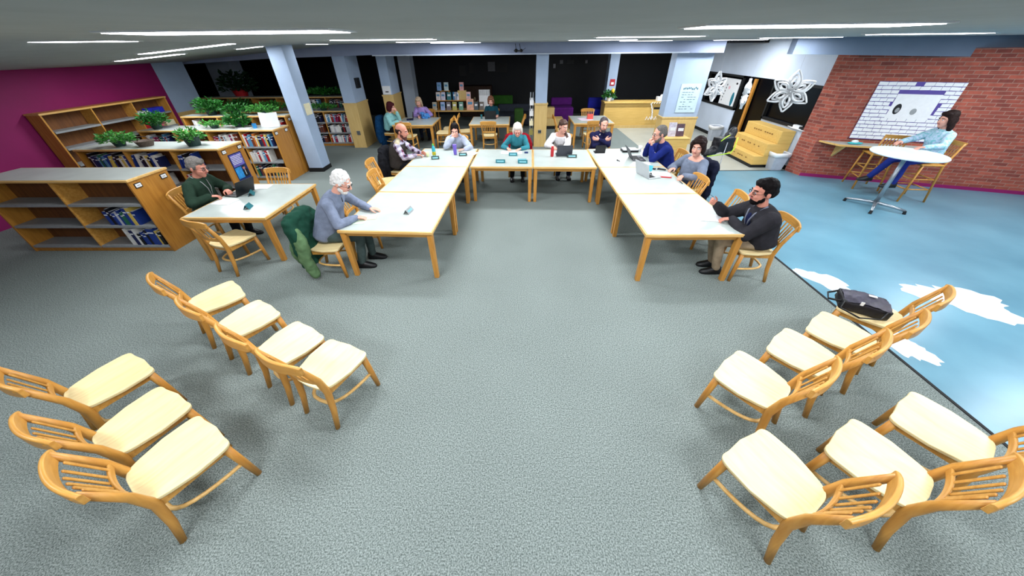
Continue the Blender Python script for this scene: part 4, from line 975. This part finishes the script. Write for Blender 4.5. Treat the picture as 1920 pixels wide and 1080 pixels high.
o = obj('rolled_paper', MB().box(-.05,.05,-.09,.09,0,.03), M_WHITE, None, loc=(2.56,6.26,TZ+.001), rotz=R(-12)); tag(o,'white folded paper behind the open silver laptop','paper')
for x, y, l in ((2.57,6.03,'black phone nearer the silver laptop'),(2.74,5.98,'black phone nearer the right table edge')):
    o = obj('phone', MB().box(-.04,.04,-.075,.075,0,.01), M_BLK, None, loc=(x,y,TZ+.001), rotz=R(60), bevel=.003); tag(o,l,'phone')
t = thing('document_folder','white papers in a red folder right of the silver laptop','folder',(2.6,5.66,TZ),R(-14)); obj('folder_cover', MB().box(-.17,.17,-.12,.12,.001,.012), M_RED, t); obj('folder_papers', MB().box(-.15,.16,-.09,.12,.0125,.026).box(-.06,-.02,0,.01,.026,.0265,1).box(.0,.05,0,.01,.026,.0265,1), [M_WHITE,M_BLK], t)
o = obj('pen', MB().tube([(0,0,.01),(.0,-.14,.01)],.005,6), M_BLK, None, loc=(2.8,5.35,TZ)); tag(o,'dark pen by the hand of the woman with the brown bob','pen')
sheet('paper_sheet','open white notebook before the man in the black blazer','notebook',2.62,3.93,TZ,.3,.2,M_WHITE,-8,.008,lines=4)
# far tables
sheet('paper_sheet','white papers on the far left table in front of the woman in mint','paper',-3.55,10.6,TZ,.36,.3,M_WHITE,5,.01)
laptop('small dark laptop on the far left table',-3.45,11.1,-70,.28,.2,100,M_NAVY)
o = obj('crinkled_bag', baked(MB().ell((0,0,.08),XYZ,(.16,.08,.09)).ell((-.1,0,.13),XYZ,(.06,.05,.08)), .014, 2, ns=.03, nf=14, name='bag'), mat('light blue plastic',(70,140,215),.4,.35,6), None, loc=(-2.98,11.3,TZ-.005)); tag(o,'crinkled light blue bag before the fair-haired woman in lilac','bag')
laptop('dark laptop in front of the woman on the far middle table',-.83,11.2,180,.36,.24,100,M_BLK)
bottle('drinking_glass','teal glass left of the dark laptop on the far middle table',-1.13,11.2,[(.001,0),(.03,0),(.02,.06),(.035,.12),(.032,.12),(.001,.07)],M_TEAL,cat='glass')
sheet('paper_sheet','white and pink papers on the far right table','paper',2.2,11.0,TZ,.4,.4,mat('pinkish paper',(240,220,236)),12,.004)
o = obj('red_box', MB().box(-.09,.09,-.05,.05,0,.14), mat('coral red box',(220,90,80),.5), None, loc=(2.35,11.0,TZ+.006)); tag(o,'coral red box on the far right table','box')
# ------------------------------------------------------------ people
def V3(p): return Vector(p)
def ik(S, Wt, a, b, pole):
    v = Wt - S; Ld = v.length
    if Ld > (a+b)*.995: Wt = S + v.normalized()*(a+b)*.995; v = Wt-S; Ld = v.length
    if Ld < abs(a-b)*1.3: Ld = abs(a-b)*1.3
    u = v.normalized(); h = (a*a - b*b + Ld*Ld)/(2*Ld); q = math.sqrt(max(1e-5, a*a-h*h))
    p = pole - u*pole.dot(u); p.normalize()
    return S + u*h + p*q, Wt
def hand(mb, Wt, d, n, side, curl=.5, k=1.0, pointing=False):
    """Wt wrist, d finger direction, n palm normal, side = direction of the thumb"""
    d = d.normalized(); n = (n - d*n.dot(d)).normalized(); s = d.cross(n); 
    if s.dot(side) < 0: s = -s
    k = k*1.02
    rings = []
    for t_, w, th in ((0,.026,.019),(.03,.033,.016),(.065,.039,.0145),(.088,.038,.012)):
        c = Wt + d*t_*k
        rings.append([c + s*w*math.cos(2*PI*i/12)*k + n*th*math.sin(2*PI*i/12)*k for i in range(12)])
    mb.loft(rings)
    for i, (o_, ln) in enumerate(((.029,.95),(.010,1.05),(-.010,1.0),(-.028,.8))):
        p = Wt + d*.082*k + s*o_*k; dd_ = (d + s*(.12-.08*i)).normalized(); pts = [p]; c_ = curl*(1+.12*i) if not (pointing and i == 0) else .05
        ang_ = 0
        for L in (.042,.026,.021):
            ang_ += c_*.95; q = dd_*math.cos(ang_) + n*math.sin(ang_); p = p + q*L*ln*k; pts.append(p)
        mb.tube(pts, [.0098*k,.009*k,.0082*k,.0072*k], 8, round_ends=True)
    b = Wt + d*.022*k + s*.022*k; t1 = b + (d*.55+s*.75+n*.25).normalized()*.042*k; t2 = t1 + (d*.85+s*.25+n*.35).normalized()*.032*k; t3 = t2 + (d*.9+n*.4).normalized()*.022*k
    mb.tube([b,t1,t2,t3], [.014*k,.0115*k,.010*k,.008*k], 8, round_ends=True)
npeople = [0]
def person(label, hip, face, head, hyaw=0, hpitch=0, L=None, Rr=None, skin=M_SKIN, top=None, pants=None, shoe=M_BLK, hair='short', hairm=None,
           fem=False, belly=0, beard=None, glasses=None, feet=None, puff=.014, voxel=.0075, neckline=None, scale=1.0, seat=.45, hs=1.16, vest=None, yoke=None, legs=True, htilt=0):
    f = V3((-math.sin(R(face)), math.cos(R(face)), 0)); r = V3((f.y, -f.x, 0)); up = V3((0,0,1)); hip = V3((hip[0],hip[1],0)); head = V3(head)
    root = thing('person', label, 'person', tuple(hip)); inv = Matrix.Translation(-hip)
    fy = R(face+hyaw); hf = V3((-math.sin(fy), math.cos(fy), 0)); hf = (hf*math.cos(R(hpitch)) + up*math.sin(R(hpitch))).normalized()
    hr = hf.cross(up).normalized(); hr = (hr*math.cos(R(htilt)) + hr.cross(hf)*math.sin(R(htilt))).normalized(); hu = hr.cross(hf).normalized()
    P = hip + up*(seat+.1); Nk = head - hu*.155*hs - hf*.035; sp = (Nk-P).normalized()
    sw = (.155 if fem else .178)*scale
    Sc = Nk - sp*.05
    dv = r.cross(sp).normalized()   # depth axis
    if dv.dot(f) < 0: dv = -dv
    def torso(mb, g, lo=0, hi=6):
        n = 18; rings = []
        prof_ = [(-.10,.13,.10,0),(-.02,.172,.128,0),(.18,.165,.125+belly*.5,belly*.5),(.40,.155 if fem else .165,.122+belly*.7,belly*.6),(.62,.166 if fem else .18,.128+(.012 if fem else 0),.012 if fem else 0),(.80,.165 if fem else .185,.112,0),(.92,.13 if fem else .145,.085,-.005),(1.0,.07,.066,-.005)]
        Lsp = (Nk-P).length
        for t_, w, dp, off in prof_:
            bow = -.02*math.sin(PI*min(1,max(0,t_)))
            c = P + sp*Lsp*t_ + dv*(off+bow)
            rings.append([c + r*(w*scale+g)*math.cos(2*PI*i/n) + dv*(dp*scale+g)*math.copysign(abs(math.sin(2*PI*i/n))**.85, math.sin(2*PI*i/n)) for i in range(n)])
        mb.loft(rings[lo:8 if hi >= 6 else hi+2])
    B = MB(); Tp = MB()
    torso(B, 0); B.tube([Nk-sp*.06, head-hu*.06-hf*.015], [.062,.054], 12)
    torso(Tp, puff, 0, 5 if neckline else 6)
    if not neckline: Tp.tube([Nk-sp*.05, Nk+ (head-Nk)*.12], [.075+puff*.4,.066+puff*.4], 12)
    # arms
    ends = {}
    for sgn, spec in ((1,Rr),(-1,L)):
        S = Sc + r*sgn*sw - sp*.03
        spec = spec or {'p': tuple(hip + f*.42 + r*sgn*.12 + up*.6)}
        tgt = V3(spec['p']); hd = V3(spec.get('d', tuple((f*.9 - r*sgn*.35 - up*.1)))).normalized()
        pn = V3(spec.get('n', (0,0,-1)))
        wr = tgt - hd*.07
        el, wr = ik(S, wr, .285*scale, .25*scale, V3(spec.get('pole', tuple(r*sgn*.85 - up*.6 - f*.15))))
        B.tube([S, S+(el-S)*.5, el], [.052,.046,.038], 10, round_ends=True); B.tube([el, el+(wr-el)*.35, wr], [.038,.037,.025], 10, round_ends=True)
        hand(B, wr, hd, pn, spec.get('thumb') and V3(spec['thumb']) or (-r*sgn + up*.3), spec.get('curl', .35), 1.0 if not fem else .92)
        g = puff
        Tp.ell(S, (tuple(r), tuple(dv), tuple(sp)), (.06+g,.06+g,.06+g)); 
        Tp.tube([S, S+(el-S)*.5, el], [.058+g,.05+g*1.2,.044+g], 12, round_ends=True)
        fr = spec.get('sleeve', .93)
        Tp.tube([el, el+(wr-el)*.4, el+(wr-el)*fr], [.044+g,.042+g,.032+g*.8], 12, round_ends=True)
        ends[sgn] = (S, el, wr)
    # legs
    Pn = MB()
    if legs:
        Pn.ell(P - up*.0 + f*.02, (tuple(r),tuple(f),tuple(up)), (.185*scale,.15,.097))
        for i, sgn in enumerate((1,-1)):
            H = P + r*sgn*.09 + f*.03 - up*.01
            ft = V3(feet[i]) if feet else hip + f*.40 + r*sgn*.13 + up*.08
            K, ft = ik(H, ft, .43*scale, .42*scale, up*1.0 + f*.7)
            B.tube([H, H+(K-H)*.5, K], [.075,.068,.052], 10, round_ends=True); B.tube([K, K+(ft-K)*.3, ft], [.05,.05,.034], 10, round_ends=True)
            Pn.tube([H, H+(K-H)*.5, K], [.088,.08,.067], 12, round_ends=True); Pn.tube([K, K+(ft-K)*.35, K+(ft-K)*.97], [.067,.063,.055], 12, round_ends=True)
            B.tube([ft, ft+f*.09-up*.045], [.03,.022], 8, round_ends=True)
            s_ = MB(); fd = V3((f.x,f.y,0)).normalized(); rings = []
            for t_, w, h in ((-.08,.028,.06),(-.062,.042,.115),(0,.048,.125),(.055,.05,.088),(.13,.053,.062),(.18,.042,.048),(.2,.02,.03)):
                c = V3((ft.x,ft.y,ft.z-.08)) + fd*t_
                rings.append([c + r*w*a + up*(h*b) for a,b in ((-1,.02),(-.9,.55),(-.5,.95),(0,1),(.5,.95),(.9,.55),(1,.02))])
            s_.loft(rings); s_.xf(inv); obj('shoe', s_, shoe, root, smooth=True)
    # head
    HX = (tuple(hr), tuple(hf), tuple(hu)); q = hs*(.97 if fem else 1.0)
    hc = head
    B.ell(hc + hu*.035*q - hf*.012*q, HX, (.076*q,.095*q,.092*q), 20, 12)
    B.ell(hc + hf*.035*q - hu*.03*q, HX, (.062*q,.062*q,.085*q), 16, 10)
    B.ell(hc + hf*.06*q - hu*.092*q, HX, (.032*q,.028*q,.026*q))
    B.tube([hc+hf*.088*q+hu*.018*q, hc+hf*.105*q-hu*.006*q, hc+hf*.112*q-hu*.022*q], [.009*q,.012*q,.015*q], 8, round_ends=True)
    B.ell(hc + hf*.082*q + hu*.03*q, HX, (.05*q,.014*q,.012*q))
    for sg in (1,-1):
        B.ell(hc + hr*sg*.079*q - hf*.008*q - hu*.005*q, HX, (.012*q,.02*q,.032*q), 10, 6)
        B.ell(hc + hr*sg*.034*q + hf*.072*q - hu*.03*q, HX, (.022*q,.02*q,.022*q), 10, 6)
    B.xf(inv); me = baked(B, voxel, 2, .45, .45, name='body')
    obj('body', me, skin, root)
    for sg in (1,-1):
        e = MB(); c = hc + hr*sg*.031*q + hf*.089*q + hu*.008*q
        e.ell(c, HX, (.013*q,.007*q,.007*q), 10, 6, 0); e.ell(c+hf*.004*q, HX, (.006*q,.0045*q,.006*q), 8, 6, 1); e.xf(inv)
        obj('eye', e, [M_WHITE, M_BLK], root, smooth=True)
        e = MB(); e.tube([hc+hr*sg*.016*q+hf*.094*q+hu*.03*q, hc+hr*sg*.034*q+hf*.092*q+hu*.036*q, hc+hr*sg*.052*q+hf*.08*q+hu*.03*q], .0045*q, 6, round_ends=True); e.xf(inv); obj('eyebrow', e, hairm or M_BLK, root)
    e = MB(); e.ell(hc+hf*.094*q-hu*.052*q, HX, (.023*q,.007*q,.006*q)); e.xf(inv); obj('lips', e, mat('lips',(176,84,84),.45), root, smooth=True)
    # garments
    Tp.xf(inv); obj('sweater' if not vest else 'shirt', baked(Tp, .011, 4, .5, .5, ns=.006, nf=11, name='top'), top, root)
    if vest:
        Vt = MB(); torso(Vt, puff+.014, 0, 5); Vt.xf(inv); obj('vest', baked(Vt, .012, 3, ns=.005, nf=10, name='vest'), vest, root)
    if yoke:
        Y = MB(); 
        for sgn in (1,-1): Y.tube([Nk+r*sgn*.05-dv*.02+sp*.005, ends[sgn][0]+sp*.035-dv*.01, ends[sgn][0]+(ends[sgn][1]-ends[sgn][0])*.15], [.05,.058,.06], 10, round_ends=True)
        Y.xf(inv); obj('shoulder_yoke', baked(Y, .011, 3, name='yoke'), yoke, root)
    if legs: Pn.xf(inv); obj('trousers', baked(Pn, .012, 4, .5, .6, ns=.006, nf=10, name='trousers'), pants, root)
    # hair
    Hh = MB(); E_ = lambda o3, rr: Hh.ell(hc + hr*o3[0]*q + hf*o3[1]*q + hu*o3[2]*q, HX, tuple(x*q for x in rr), 16, 10)
    if hair in ('short','white','curly','crop'):
        k = {'short':.003,'white':.004,'curly':.012,'crop':.0}[hair]
        E_((0,-.022,.055),(.080+k,.092+k,.082+k)); E_((0,-.055,.01),(.074+k*.6,.058+k,.072)); 
        for sg in (1,-1): E_((sg*.066,-.015,.02),(.02+k*.5,.05,.045))
        if hair == 'short': E_((0,.035,.09),(.06,.05,.04))
    elif hair == 'bald':
        E_((0,-.05,.0),(.079,.06,.06))
        for sg in (1,-1): E_((sg*.068,-.02,.008),(.018,.045,.032))
    elif hair in ('bob','whitebob','long','red'):
        E_((0,-.022,.055),(.092,.1,.092)); E_((0,-.055,-.02),(.09,.065,.1)); E_((0,.04,.095),(.07,.055,.035))
        for sg in (1,-1): 
            E_((sg*.078,-.005,-.02),(.026,.06,.088))
            if hair == 'long': E_((sg*.07,-.03,-.1),(.03,.05,.08))
        if hair in ('bob','red'): 
            for sg in (1,-1): E_((sg*.074,.03,.045),(.026,.045,.05))
    elif hair == 'pony':
        E_((0,-.022,.052),(.084,.098,.086)); E_((0,-.055,.0),(.076,.06,.08)); E_((0,.03,.085),(.062,.05,.035))
        Hh.tube([hc-hf*.09-hu*.02, hc-hf*.085-hu*.1, hc-hr*.1+hf*.03-hu*.15, hc-hr*.08+hf*.15-hu*.2, hc-hr*.02+hf*.22-hu*.27, hc+hr*.03+hf*.25-hu*.37], [.03,.034,.034,.034,.028,.01], 10, round_ends=True)
    elif hair == 'hood':
        E_((0,-.022,.052),(.086,.098,.088)); E_((0,-.06,.02),(.08,.06,.08))
        for sg in (1,-1): E_((sg*.07,.0,.0),(.018,.04,.07))
    Hh.xf(inv); obj('hair', baked(Hh, .008, 2, ns={'crop':.003,'white':.016,'short':.007}.get(hair,.006), nf={'white':34,'short':26}.get(hair,18), name='hair'), hairm, root)
    if beard:
        Hh = MB(); E_((0,.052,-.085),(.045,.045,.042)); E_((0,.09,-.036),(.03,.01,.008))
        for sg in (1,-1): E_((sg*.046,.025,-.06),(.016,.035,.035)); 
        if beard[1]: E_((0,.065,-.115),(.035,.035,.035*beard[1]))
        Hh.xf(inv); obj('beard', baked(Hh, .007, 2, ns=.003, nf=25, name='beard'), beard[0], root)
    if glasses:
        G_ = MB()
        for sg in (1,-1):
            c = hc+hr*sg*.034*q+hf*.099*q+hu*.006*q
            pts = [c+hr*.026*math.cos(a)+hu*.019*math.sin(a) for a in [2*PI*i/12 for i in range(13)]]; G_.tube(pts, .0036, 5)
            G_.tube([c+hr*sg*.026, hc+hr*sg*.082*q+hf*.05*q+hu*.008*q, hc+hr*sg*.083*q-hf*.01*q+hu*.005*q], .0025, 5)
        G_.tube([hc+hr*.009*q+hf*.1*q+hu*.008*q, hc-hr*.009*q+hf*.1*q+hu*.008*q], .0025, 5)
        G_.xf(inv); obj('glasses', G_, glasses, root)
    return dict(root=root, inv=inv, f=f, r=r, dv=dv, sp=sp, Nk=Nk, Sc=Sc, P=P, ends=ends, head=hc, hf=hf, hu=hu, hr=hr, puff=puff)
def strap(p, name, m_, w=.008, drop=.3, off=.0, spread=.05, join=True):
    q = MB(); Nk, r, dv, sp = p['Nk'], p['r'], p['dv'], p['sp']; g = p['puff']+.006
    end = Nk - sp*drop + dv*(.135+g+off)
    for sg in (1,-1):
        q.tube([Nk + r*sg*.07 - dv*.03 + sp*.03, Nk + r*sg*spread + dv*(.07+g) - sp*.03, Nk + r*sg*spread*.6 + dv*(.12+g+off) - sp*.12, end], [w]*4, 6, flat=.6)
    q.xf(p['inv']); obj(name, q, m_, p['root'], smooth=True); return end
C = lambda n, rgb, **k: mat(n, rgb, k.pop('rough', .9), k.pop('var', .1), k.pop('scale', 14), bump=.2, spec=.15, **k)
M_GHAIR = mat('grey hair',(112,108,104),.7,.2,60,spec=.08); M_WHAIR = mat('white hair',(228,226,224),.7,.08,60,spec=.08); M_DHAIR = mat('dark brown hair',(42,30,28),.6,.2,60,spec=.08)
M_BLHAIR = mat('black hair',(16,12,13),.6,.2,60,spec=.08); M_BHAIR = mat('blond hair',(196,170,142),.7,.15,60,spec=.08); M_RHAIR = mat('dark red hair',(70,28,34),.6,.2,60,spec=.08)
M_DEN = C('dark denim',(34,40,58)); M_BLKC = C('black cloth',(24,25,30)); M_TW = C('green grey twill',(70,84,82)); M_KH = C('khaki cloth',(160,142,118))
M_GREYS = C('grey blue knit',(122,132,154)); M_DG = C('dark green fleece',(36,56,44))
# 1 man in green
p1 = person('person, grey-haired man in a dark green jacket typing at the separate left table',(-5.06,4.76),-90,(-4.83,4.74,1.22),4,-18,
  Rr={'p':(-4.66,4.62,.81),'d':(.75,.6,-.2),'curl':.6}, L={'p':(-4.64,4.84,.80),'d':(.8,-.5,-.2),'curl':.6}, skin=M_SKIN2, top=M_DG, pants=M_BLKC, hair='short', hairm=M_GHAIR, belly=.05, voxel=.007, puff=.02, glasses=M_BLK)
strap(p1,'lanyard',M_SHELF,.006,.32)
# 2 white-haired man
p2 = person('person, white-haired bearded man in a grey sweater writing at the near left table',(-2.66,3.9),-88,(-2.30,4.02,1.235),0,-30,
  Rr={'p':(-2.10,3.91,.785),'d':(.9,.25,-.12),'curl':.55}, L={'p':(-2.03,4.19,.785),'d':(.95,.1,-.12),'curl':.35}, top=M_GREYS, pants=M_TW, hair='white', hairm=M_WHAIR, beard=(M_WHAIR,0), glasses=M_BLK,
  voxel=.0062, puff=.018, belly=.04, feet=[(-2.27,3.86,.08),(-2.2,4.1,.08)], scale=1.06, hs=1.18)
q = MB().box(-.008,.008,-.002,.004,-.03,.03); o_ = p2['Nk'] + p2['dv']*.1 - p2['sp']*.06 - p2['root'].location; q.xf(Matrix.Translation(o_)); obj('collar_zip', q, M_BLK, p2['root'])
# 3 bearded man in plaid
p3 = person('person, balding bearded man in a plaid shirt and dark vest holding a cup',(-2.64,7.0),-86,(-2.40,7.02,1.24),-8,-14,
  Rr={'p':(-2.05,6.84,.80),'d':(.85,.5,-.1),'curl':.5}, L={'p':(-1.98,6.96,.80),'d':(.95,-.1,-.05),'curl':.75,'n':(0,-1,-.3)}, skin=M_SKIN2, top=M_PLAID, pants=M_BLKC, hair='bald', hairm=M_DHAIR, beard=(mat('auburn beard',(84,44,36),.7,.2,60),.9),
  vest=C('charcoal brown fleece',(58,54,52)), yoke=C('tan yoke',(190,178,150)), belly=.05, voxel=.0078, hs=1.22, scale=1.08)
# 4 hoodie
p4 = person('person with dark tied hair in a pale grey hoodie resting face on one hand',(-1.42,7.95),180,(-1.38,7.56,1.14),4,-20,
  Rr={'p':(-1.41,7.45,1.07),'d':(.15,.1,1),'n':(0,1,0),'curl':.35,'pole':(-.4,-.9,-.6),'thumb':(1,0,.2)}, L={'p':(-1.22,7.3,.79),'d':(-.9,-.3,0),'curl':.3}, top=C('pale grey fleece',(172,180,200)), pants=M_DEN, hair='hood', hairm=M_BLHAIR, fem=True, puff=.026, voxel=.008)
q = MB().tube([p4['Nk']+p4['r']*.1-p4['dv']*.02, p4['Nk']-p4['dv']*.1+p4['sp']*.01, p4['Nk']-p4['r']*.1-p4['dv']*.02], [.04,.055,.04], 10, round_ends=True); q.xf(p4['inv']); obj('hood', baked(q,.01,3,name='hood'), C('pale grey fleece',(172,180,200)), p4['root'])
# 5 teal sweater
p5 = person('person, white-haired woman with glasses in a teal sweater writing',(.03,7.93),180,(.03,7.6,1.13),0,-30,
  Rr={'p':(-.17,7.32,.79),'d':(.45,-.9,-.1),'curl':.6}, L={'p':(.05,7.3,.785),'d':(-.8,-.6,-.05),'curl':.35}, top=C('teal knit',(56,132,146)), pants=M_BLKC, hair='whitebob', hairm=mat('ash white hair',(214,206,196),.7,.08,60), glasses=M_RED, fem=True, voxel=.008)
# 6 white top
p6 = person('person, woman with a brown ponytail over her shoulder in a white top',(1.14,8.02),180,(1.07,7.74,1.17),32,-16,
  Rr={'p':(.86,7.4,.80),'d':(.5,-.8,-.1),'curl':.4}, L={'p':(1.02,7.3,.79),'d':(-.8,-.6,-.05),'curl':.4}, top=C('white knit',(240,238,240)), pants=M_DEN, hair='pony', hairm=mat('brown hair',(70,44,34),.5,.2,60), fem=True, voxel=.0078, neckline=(.04,.09), scale=1.03, puff=.022)
# 7 folded arms
p7 = person('person, man with a short beard in a dark navy shirt sitting with folded arms',(2.0,8.12),180,(2.03,7.92,1.17),6,-14,
  Rr={'p':(2.14,7.78,.87),'d':(1,.1,.1),'n':(0,1,0),'curl':.3,'pole':(-.8,-.2,-.7),'thumb':(0,0,1)}, L={'p':(1.86,7.74,.89),'d':(-1,.1,.15),'n':(0,1,0),'curl':.3,'pole':(.8,-.2,-.7),'thumb':(0,0,1)}, skin=M_SKIN, top=C('dark navy twill',(28,30,66)), pants=M_BLKC, hair='crop', hairm=mat('dark grey hair',(66,58,60),.6,.2,60), beard=(mat('grizzled beard',(88,78,76),.7,.2,60),.4), belly=.04, voxel=.0078, hs=1.2, scale=1.08)
q = MB(); 
for sg in (1,-1): q.obox(p7['Nk']+p7['r']*sg*.04+p7['dv']*.09-p7['sp']*.03, p7['r']*.022, p7['sp']*.028, p7['dv']*.004)
q.xf(p7['inv']); obj('collar', q, C('dark navy twill',(28,30,66)), p7['root']); q = MB(); q.obox(p7['Nk']+p7['r']*.05+p7['dv']*.098-p7['sp']*.02, p7['r']*.012, p7['sp']*.016, p7['dv']*.003); q.xf(p7['inv']); obj('collar_lining', q, M_WHITE, p7['root'])
# 8 navy sweater, chin on hands
p8 = person('person, grey-haired man with glasses in a bright navy sweater, hands at his mouth',(3.16,6.74),90,(2.86,6.69,1.225),-4,-14,
  Rr={'p':(2.70,6.72,1.10),'d':(.1,.0,1),'n':(1,0,0),'curl':.9,'pole':(-.2,.4,-1),'thumb':(0,-1,.5)}, L={'p':(2.71,6.64,1.07),'d':(-.1,.15,1),'n':(1,0,0),'curl':1.0,'pole':(-.2,-.5,-1),'thumb':(0,1,.5)}, top=C('bright navy knit',(26,40,112)), pants=M_DEN, hair='crop', hairm=M_GHAIR, glasses=M_BLK, beard=(M_GHAIR,0), belly=.05, voxel=.0076, hs=1.24, scale=1.1, puff=.02)
q = MB(); q.ell(p8['ends'][-1][1]+ (p8['ends'][-1][2]-p8['ends'][-1][1])*.55, XYZ, (.052,.052,.06)); q.xf(p8['inv']); obj('shirt_cuff', q, C('light blue shirt',(150,170,210)), p8['root'], smooth=True)
# 9 bob
p9 = person('person, woman with a dark brown bob in a grey sweater turned to the camera',(3.3,5.9),112,(3.16,5.73,1.22),26,-10,
  Rr={'p':(2.86,5.84,.80),'d':(-.9,-.3,-.1),'curl':.4}, L={'p':(2.84,5.40,.80),'d':(-.8,-.6,-.2),'curl':.5}, top=C('heather grey knit',(120,130,150)), pants=M_DEN, hair='bob', hairm=M_DHAIR, fem=True, belly=.05, voxel=.0076, scale=1.18, puff=.022, hs=1.28, neckline=(.08,.035))
# 10 black blazer
p10 = person('person, dark-haired bearded man in a black blazer gesturing with a raised hand',(3.2,3.68),87,(2.98,3.68,1.215),-4,-6,
  Rr={'p':(2.60,3.98,.965),'d':(-.8,.2,.45),'n':(.2,-1,.1),'curl':.75,'pole':(.2,.5,-1),'thumb':(0,-.2,1)}, L={'p':(2.74,3.80,.80),'d':(-.8,.35,-.15),'curl':.4}, skin=M_SKIN2, top=C('charcoal blazer',(44,43,48)), pants=M_KH, hair='short', hairm=M_BLHAIR, beard=(M_BLHAIR,0), glasses=M_BLK, belly=.06, voxel=.0064, puff=.034, hs=1.27,
  feet=[(2.84,3.88,.08),(2.80,3.70,.08)], scale=1.1)
e = strap(p10,'blazer_collar',C('grey collar',(120,124,140)),.012,.28,0,.065)
q = MB(); q.ell(p10['Nk']+p10['dv']*.125-p10['sp']*.17,(tuple(p10['r']),tuple(p10['dv']),tuple(p10['sp'])),(.055,.05,.13)); q.xf(p10['inv']); obj('navy_shirt', q, C('navy shirt',(22,28,62)), p10['root'], smooth=True)
# 11-13 at the far tables
p11 = person('person, woman with dark red hair in a mint top at the far left table',(-4.05,10.75),-90,(-3.86,10.72,1.17),0,-14,
  Rr={'p':(-3.6,10.6,.79),'d':(.9,.3,-.1),'curl':.4}, L={'p':(-3.72,10.76,1.1),'d':(-.1,0,1),'n':(-1,0,0),'curl':.4,'pole':(.3,.3,-1),'thumb':(0,-1,0)}, top=C('mint knit',(140,196,196)), pants=M_BLKC, hair='red', hairm=M_RHAIR, fem=True, voxel=.0085, puff=.02)
p12 = person('person, fair-haired woman in a lilac cardigan at the far left table',(-3.15,12.0),180,(-3.24,11.68,1.18),0,-22,
  Rr={'p':(-3.22,11.38,.80),'d':(.4,-.9,-.1),'curl':.4}, L={'p':(-3.0,11.4,.80),'d':(-.5,-.8,-.1),'curl':.4}, top=C('lilac knit',(164,140,206)), pants=M_DEN, hair='long', hairm=M_BHAIR, fem=True, voxel=.0085)
p13 = person('person, woman with auburn hair in a dark teal top behind the far middle laptop',(-.83,12.05),180,(-.85,11.84,1.18),0,-18,
  Rr={'p':(-1.0,11.35,.80),'d':(.2,-1,-.1),'curl':.4}, L={'p':(-.62,11.35,.80),'d':(-.2,-1,-.1),'curl':.4}, top=C('dark teal knit',(22,70,84)), pants=M_DEN, hair='bob', hairm=mat('auburn hair',(128,84,60),.6,.2,60), fem=True, voxel=.0085)
# 14 at the round table
p14 = person('person in blue jeans and a pale patterned top on the tall stool at the right',(8.0,6.36),84,(7.86,6.34,1.52),0,-10,
  Rr={'p':(7.42,6.5,1.09),'d':(-.9,-.2,-.1),'curl':.4}, L={'p':(7.42,6.1,1.09),'d':(-.9,.2,-.1),'curl':.4}, top=mat('patterned cotton',(190,196,220),.9,.3,30,dark=(110,190,196)), pants=C('blue denim',(34,50,128)), hair='long', hairm=M_DHAIR, fem=True, voxel=.009, seat=.745,
  feet=[(7.4,6.62,.36),(7.5,6.22,.36)])
# ------------------------------------------------------------ coats over chair backs
def coat(name, label, x, y, deg, m_, low=.28, w=.25, sleeves=((-.27,-.3,.8,.35),(.27,-.3,.8,.3)), m2=None, off=0):
    """local frame of a chair: back at y=-.28; cloth hangs over the crest rail"""
    t = thing(name, label, 'coat', (x,y,0), R(deg))
    b = MB(); 
    b.loft([[(a*(w+dx), -.27+off+yy+bb*th, z) for a,bb in ((-1,-.6),(-.5,-1),(.5,-1),(1,-.6),(1,.6),(.5,1),(-.5,1),(-1,.6))] for z,dx,yy,th in ((low,.0,.02,.07),(.45,.03,.02,.085),(.6,.03,.02,.085),(.78,.02,-.01,.085),(.9,.0,-.03,.08),(.935,-.06,-.04,.05))])
    obj('coat_body', baked(b,.014,5,ns=.028,nf=7,name='coat'), m_, t)
    for sx, sy, zt, zl in sleeves:
        s_ = MB().tube([(sx*.85,(sy-.3)/2,zt),(sx,sy,zt-.14),(sx*1.05,sy-.02,(zl+zt-.14)/2),(sx,sy+.01,zl)], [.07,.078,.074,.066], 12, round_ends=True)
        obj('sleeve', baked(s_,.012,4,ns=.012,nf=12,name='sleeve'), m2 or m_, t)
    return t
coat('hanging_coat','two-tone green winter coat over the chair of the white-haired man',-2.60,3.80,-88,C('bottle green shell',(26,66,52)),.22,.29,((.26,-.2,.74,.1),(.08,-.42,.6,.22)),C('sage lining',(96,126,88)))
coat('hanging_coat','black coat over the chair of the bearded man in plaid',-2.56,7.0,-88,M_BLKC,.2,.25)
coat('hanging_coat','dark red coat over the chair of the woman in the teal sweater',.03,7.92,180,C('dark red wool',(150,20,34)),.3,.29,((-.3,-.3,.8,.35),(.3,-.3,.8,.35)))
coat('hanging_coat','dark navy coat over the chair of the woman with the brown bob',3.28,5.9,100,C('ink navy nylon',(18,22,42)),.15,.24,((.27,-.3,.8,.2),))
coat('hanging_coat','dark blue coat over the chair of the woman in the mint top',-4.0,10.75,-90,C('petrol blue nylon',(10,54,92)),.06,.26,((.27,-.3,.8,.2),))

sc.view_settings.view_transform = 'Standard'; sc.view_settings.look = 'None'; sc.view_settings.gamma = 1; sc.view_settings.exposure = 0.5
sc.view_settings.use_curve_mapping = False
sc.cycles.max_bounces = 6; sc.cycles.diffuse_bounces = 2; sc.cycles.use_denoising = True
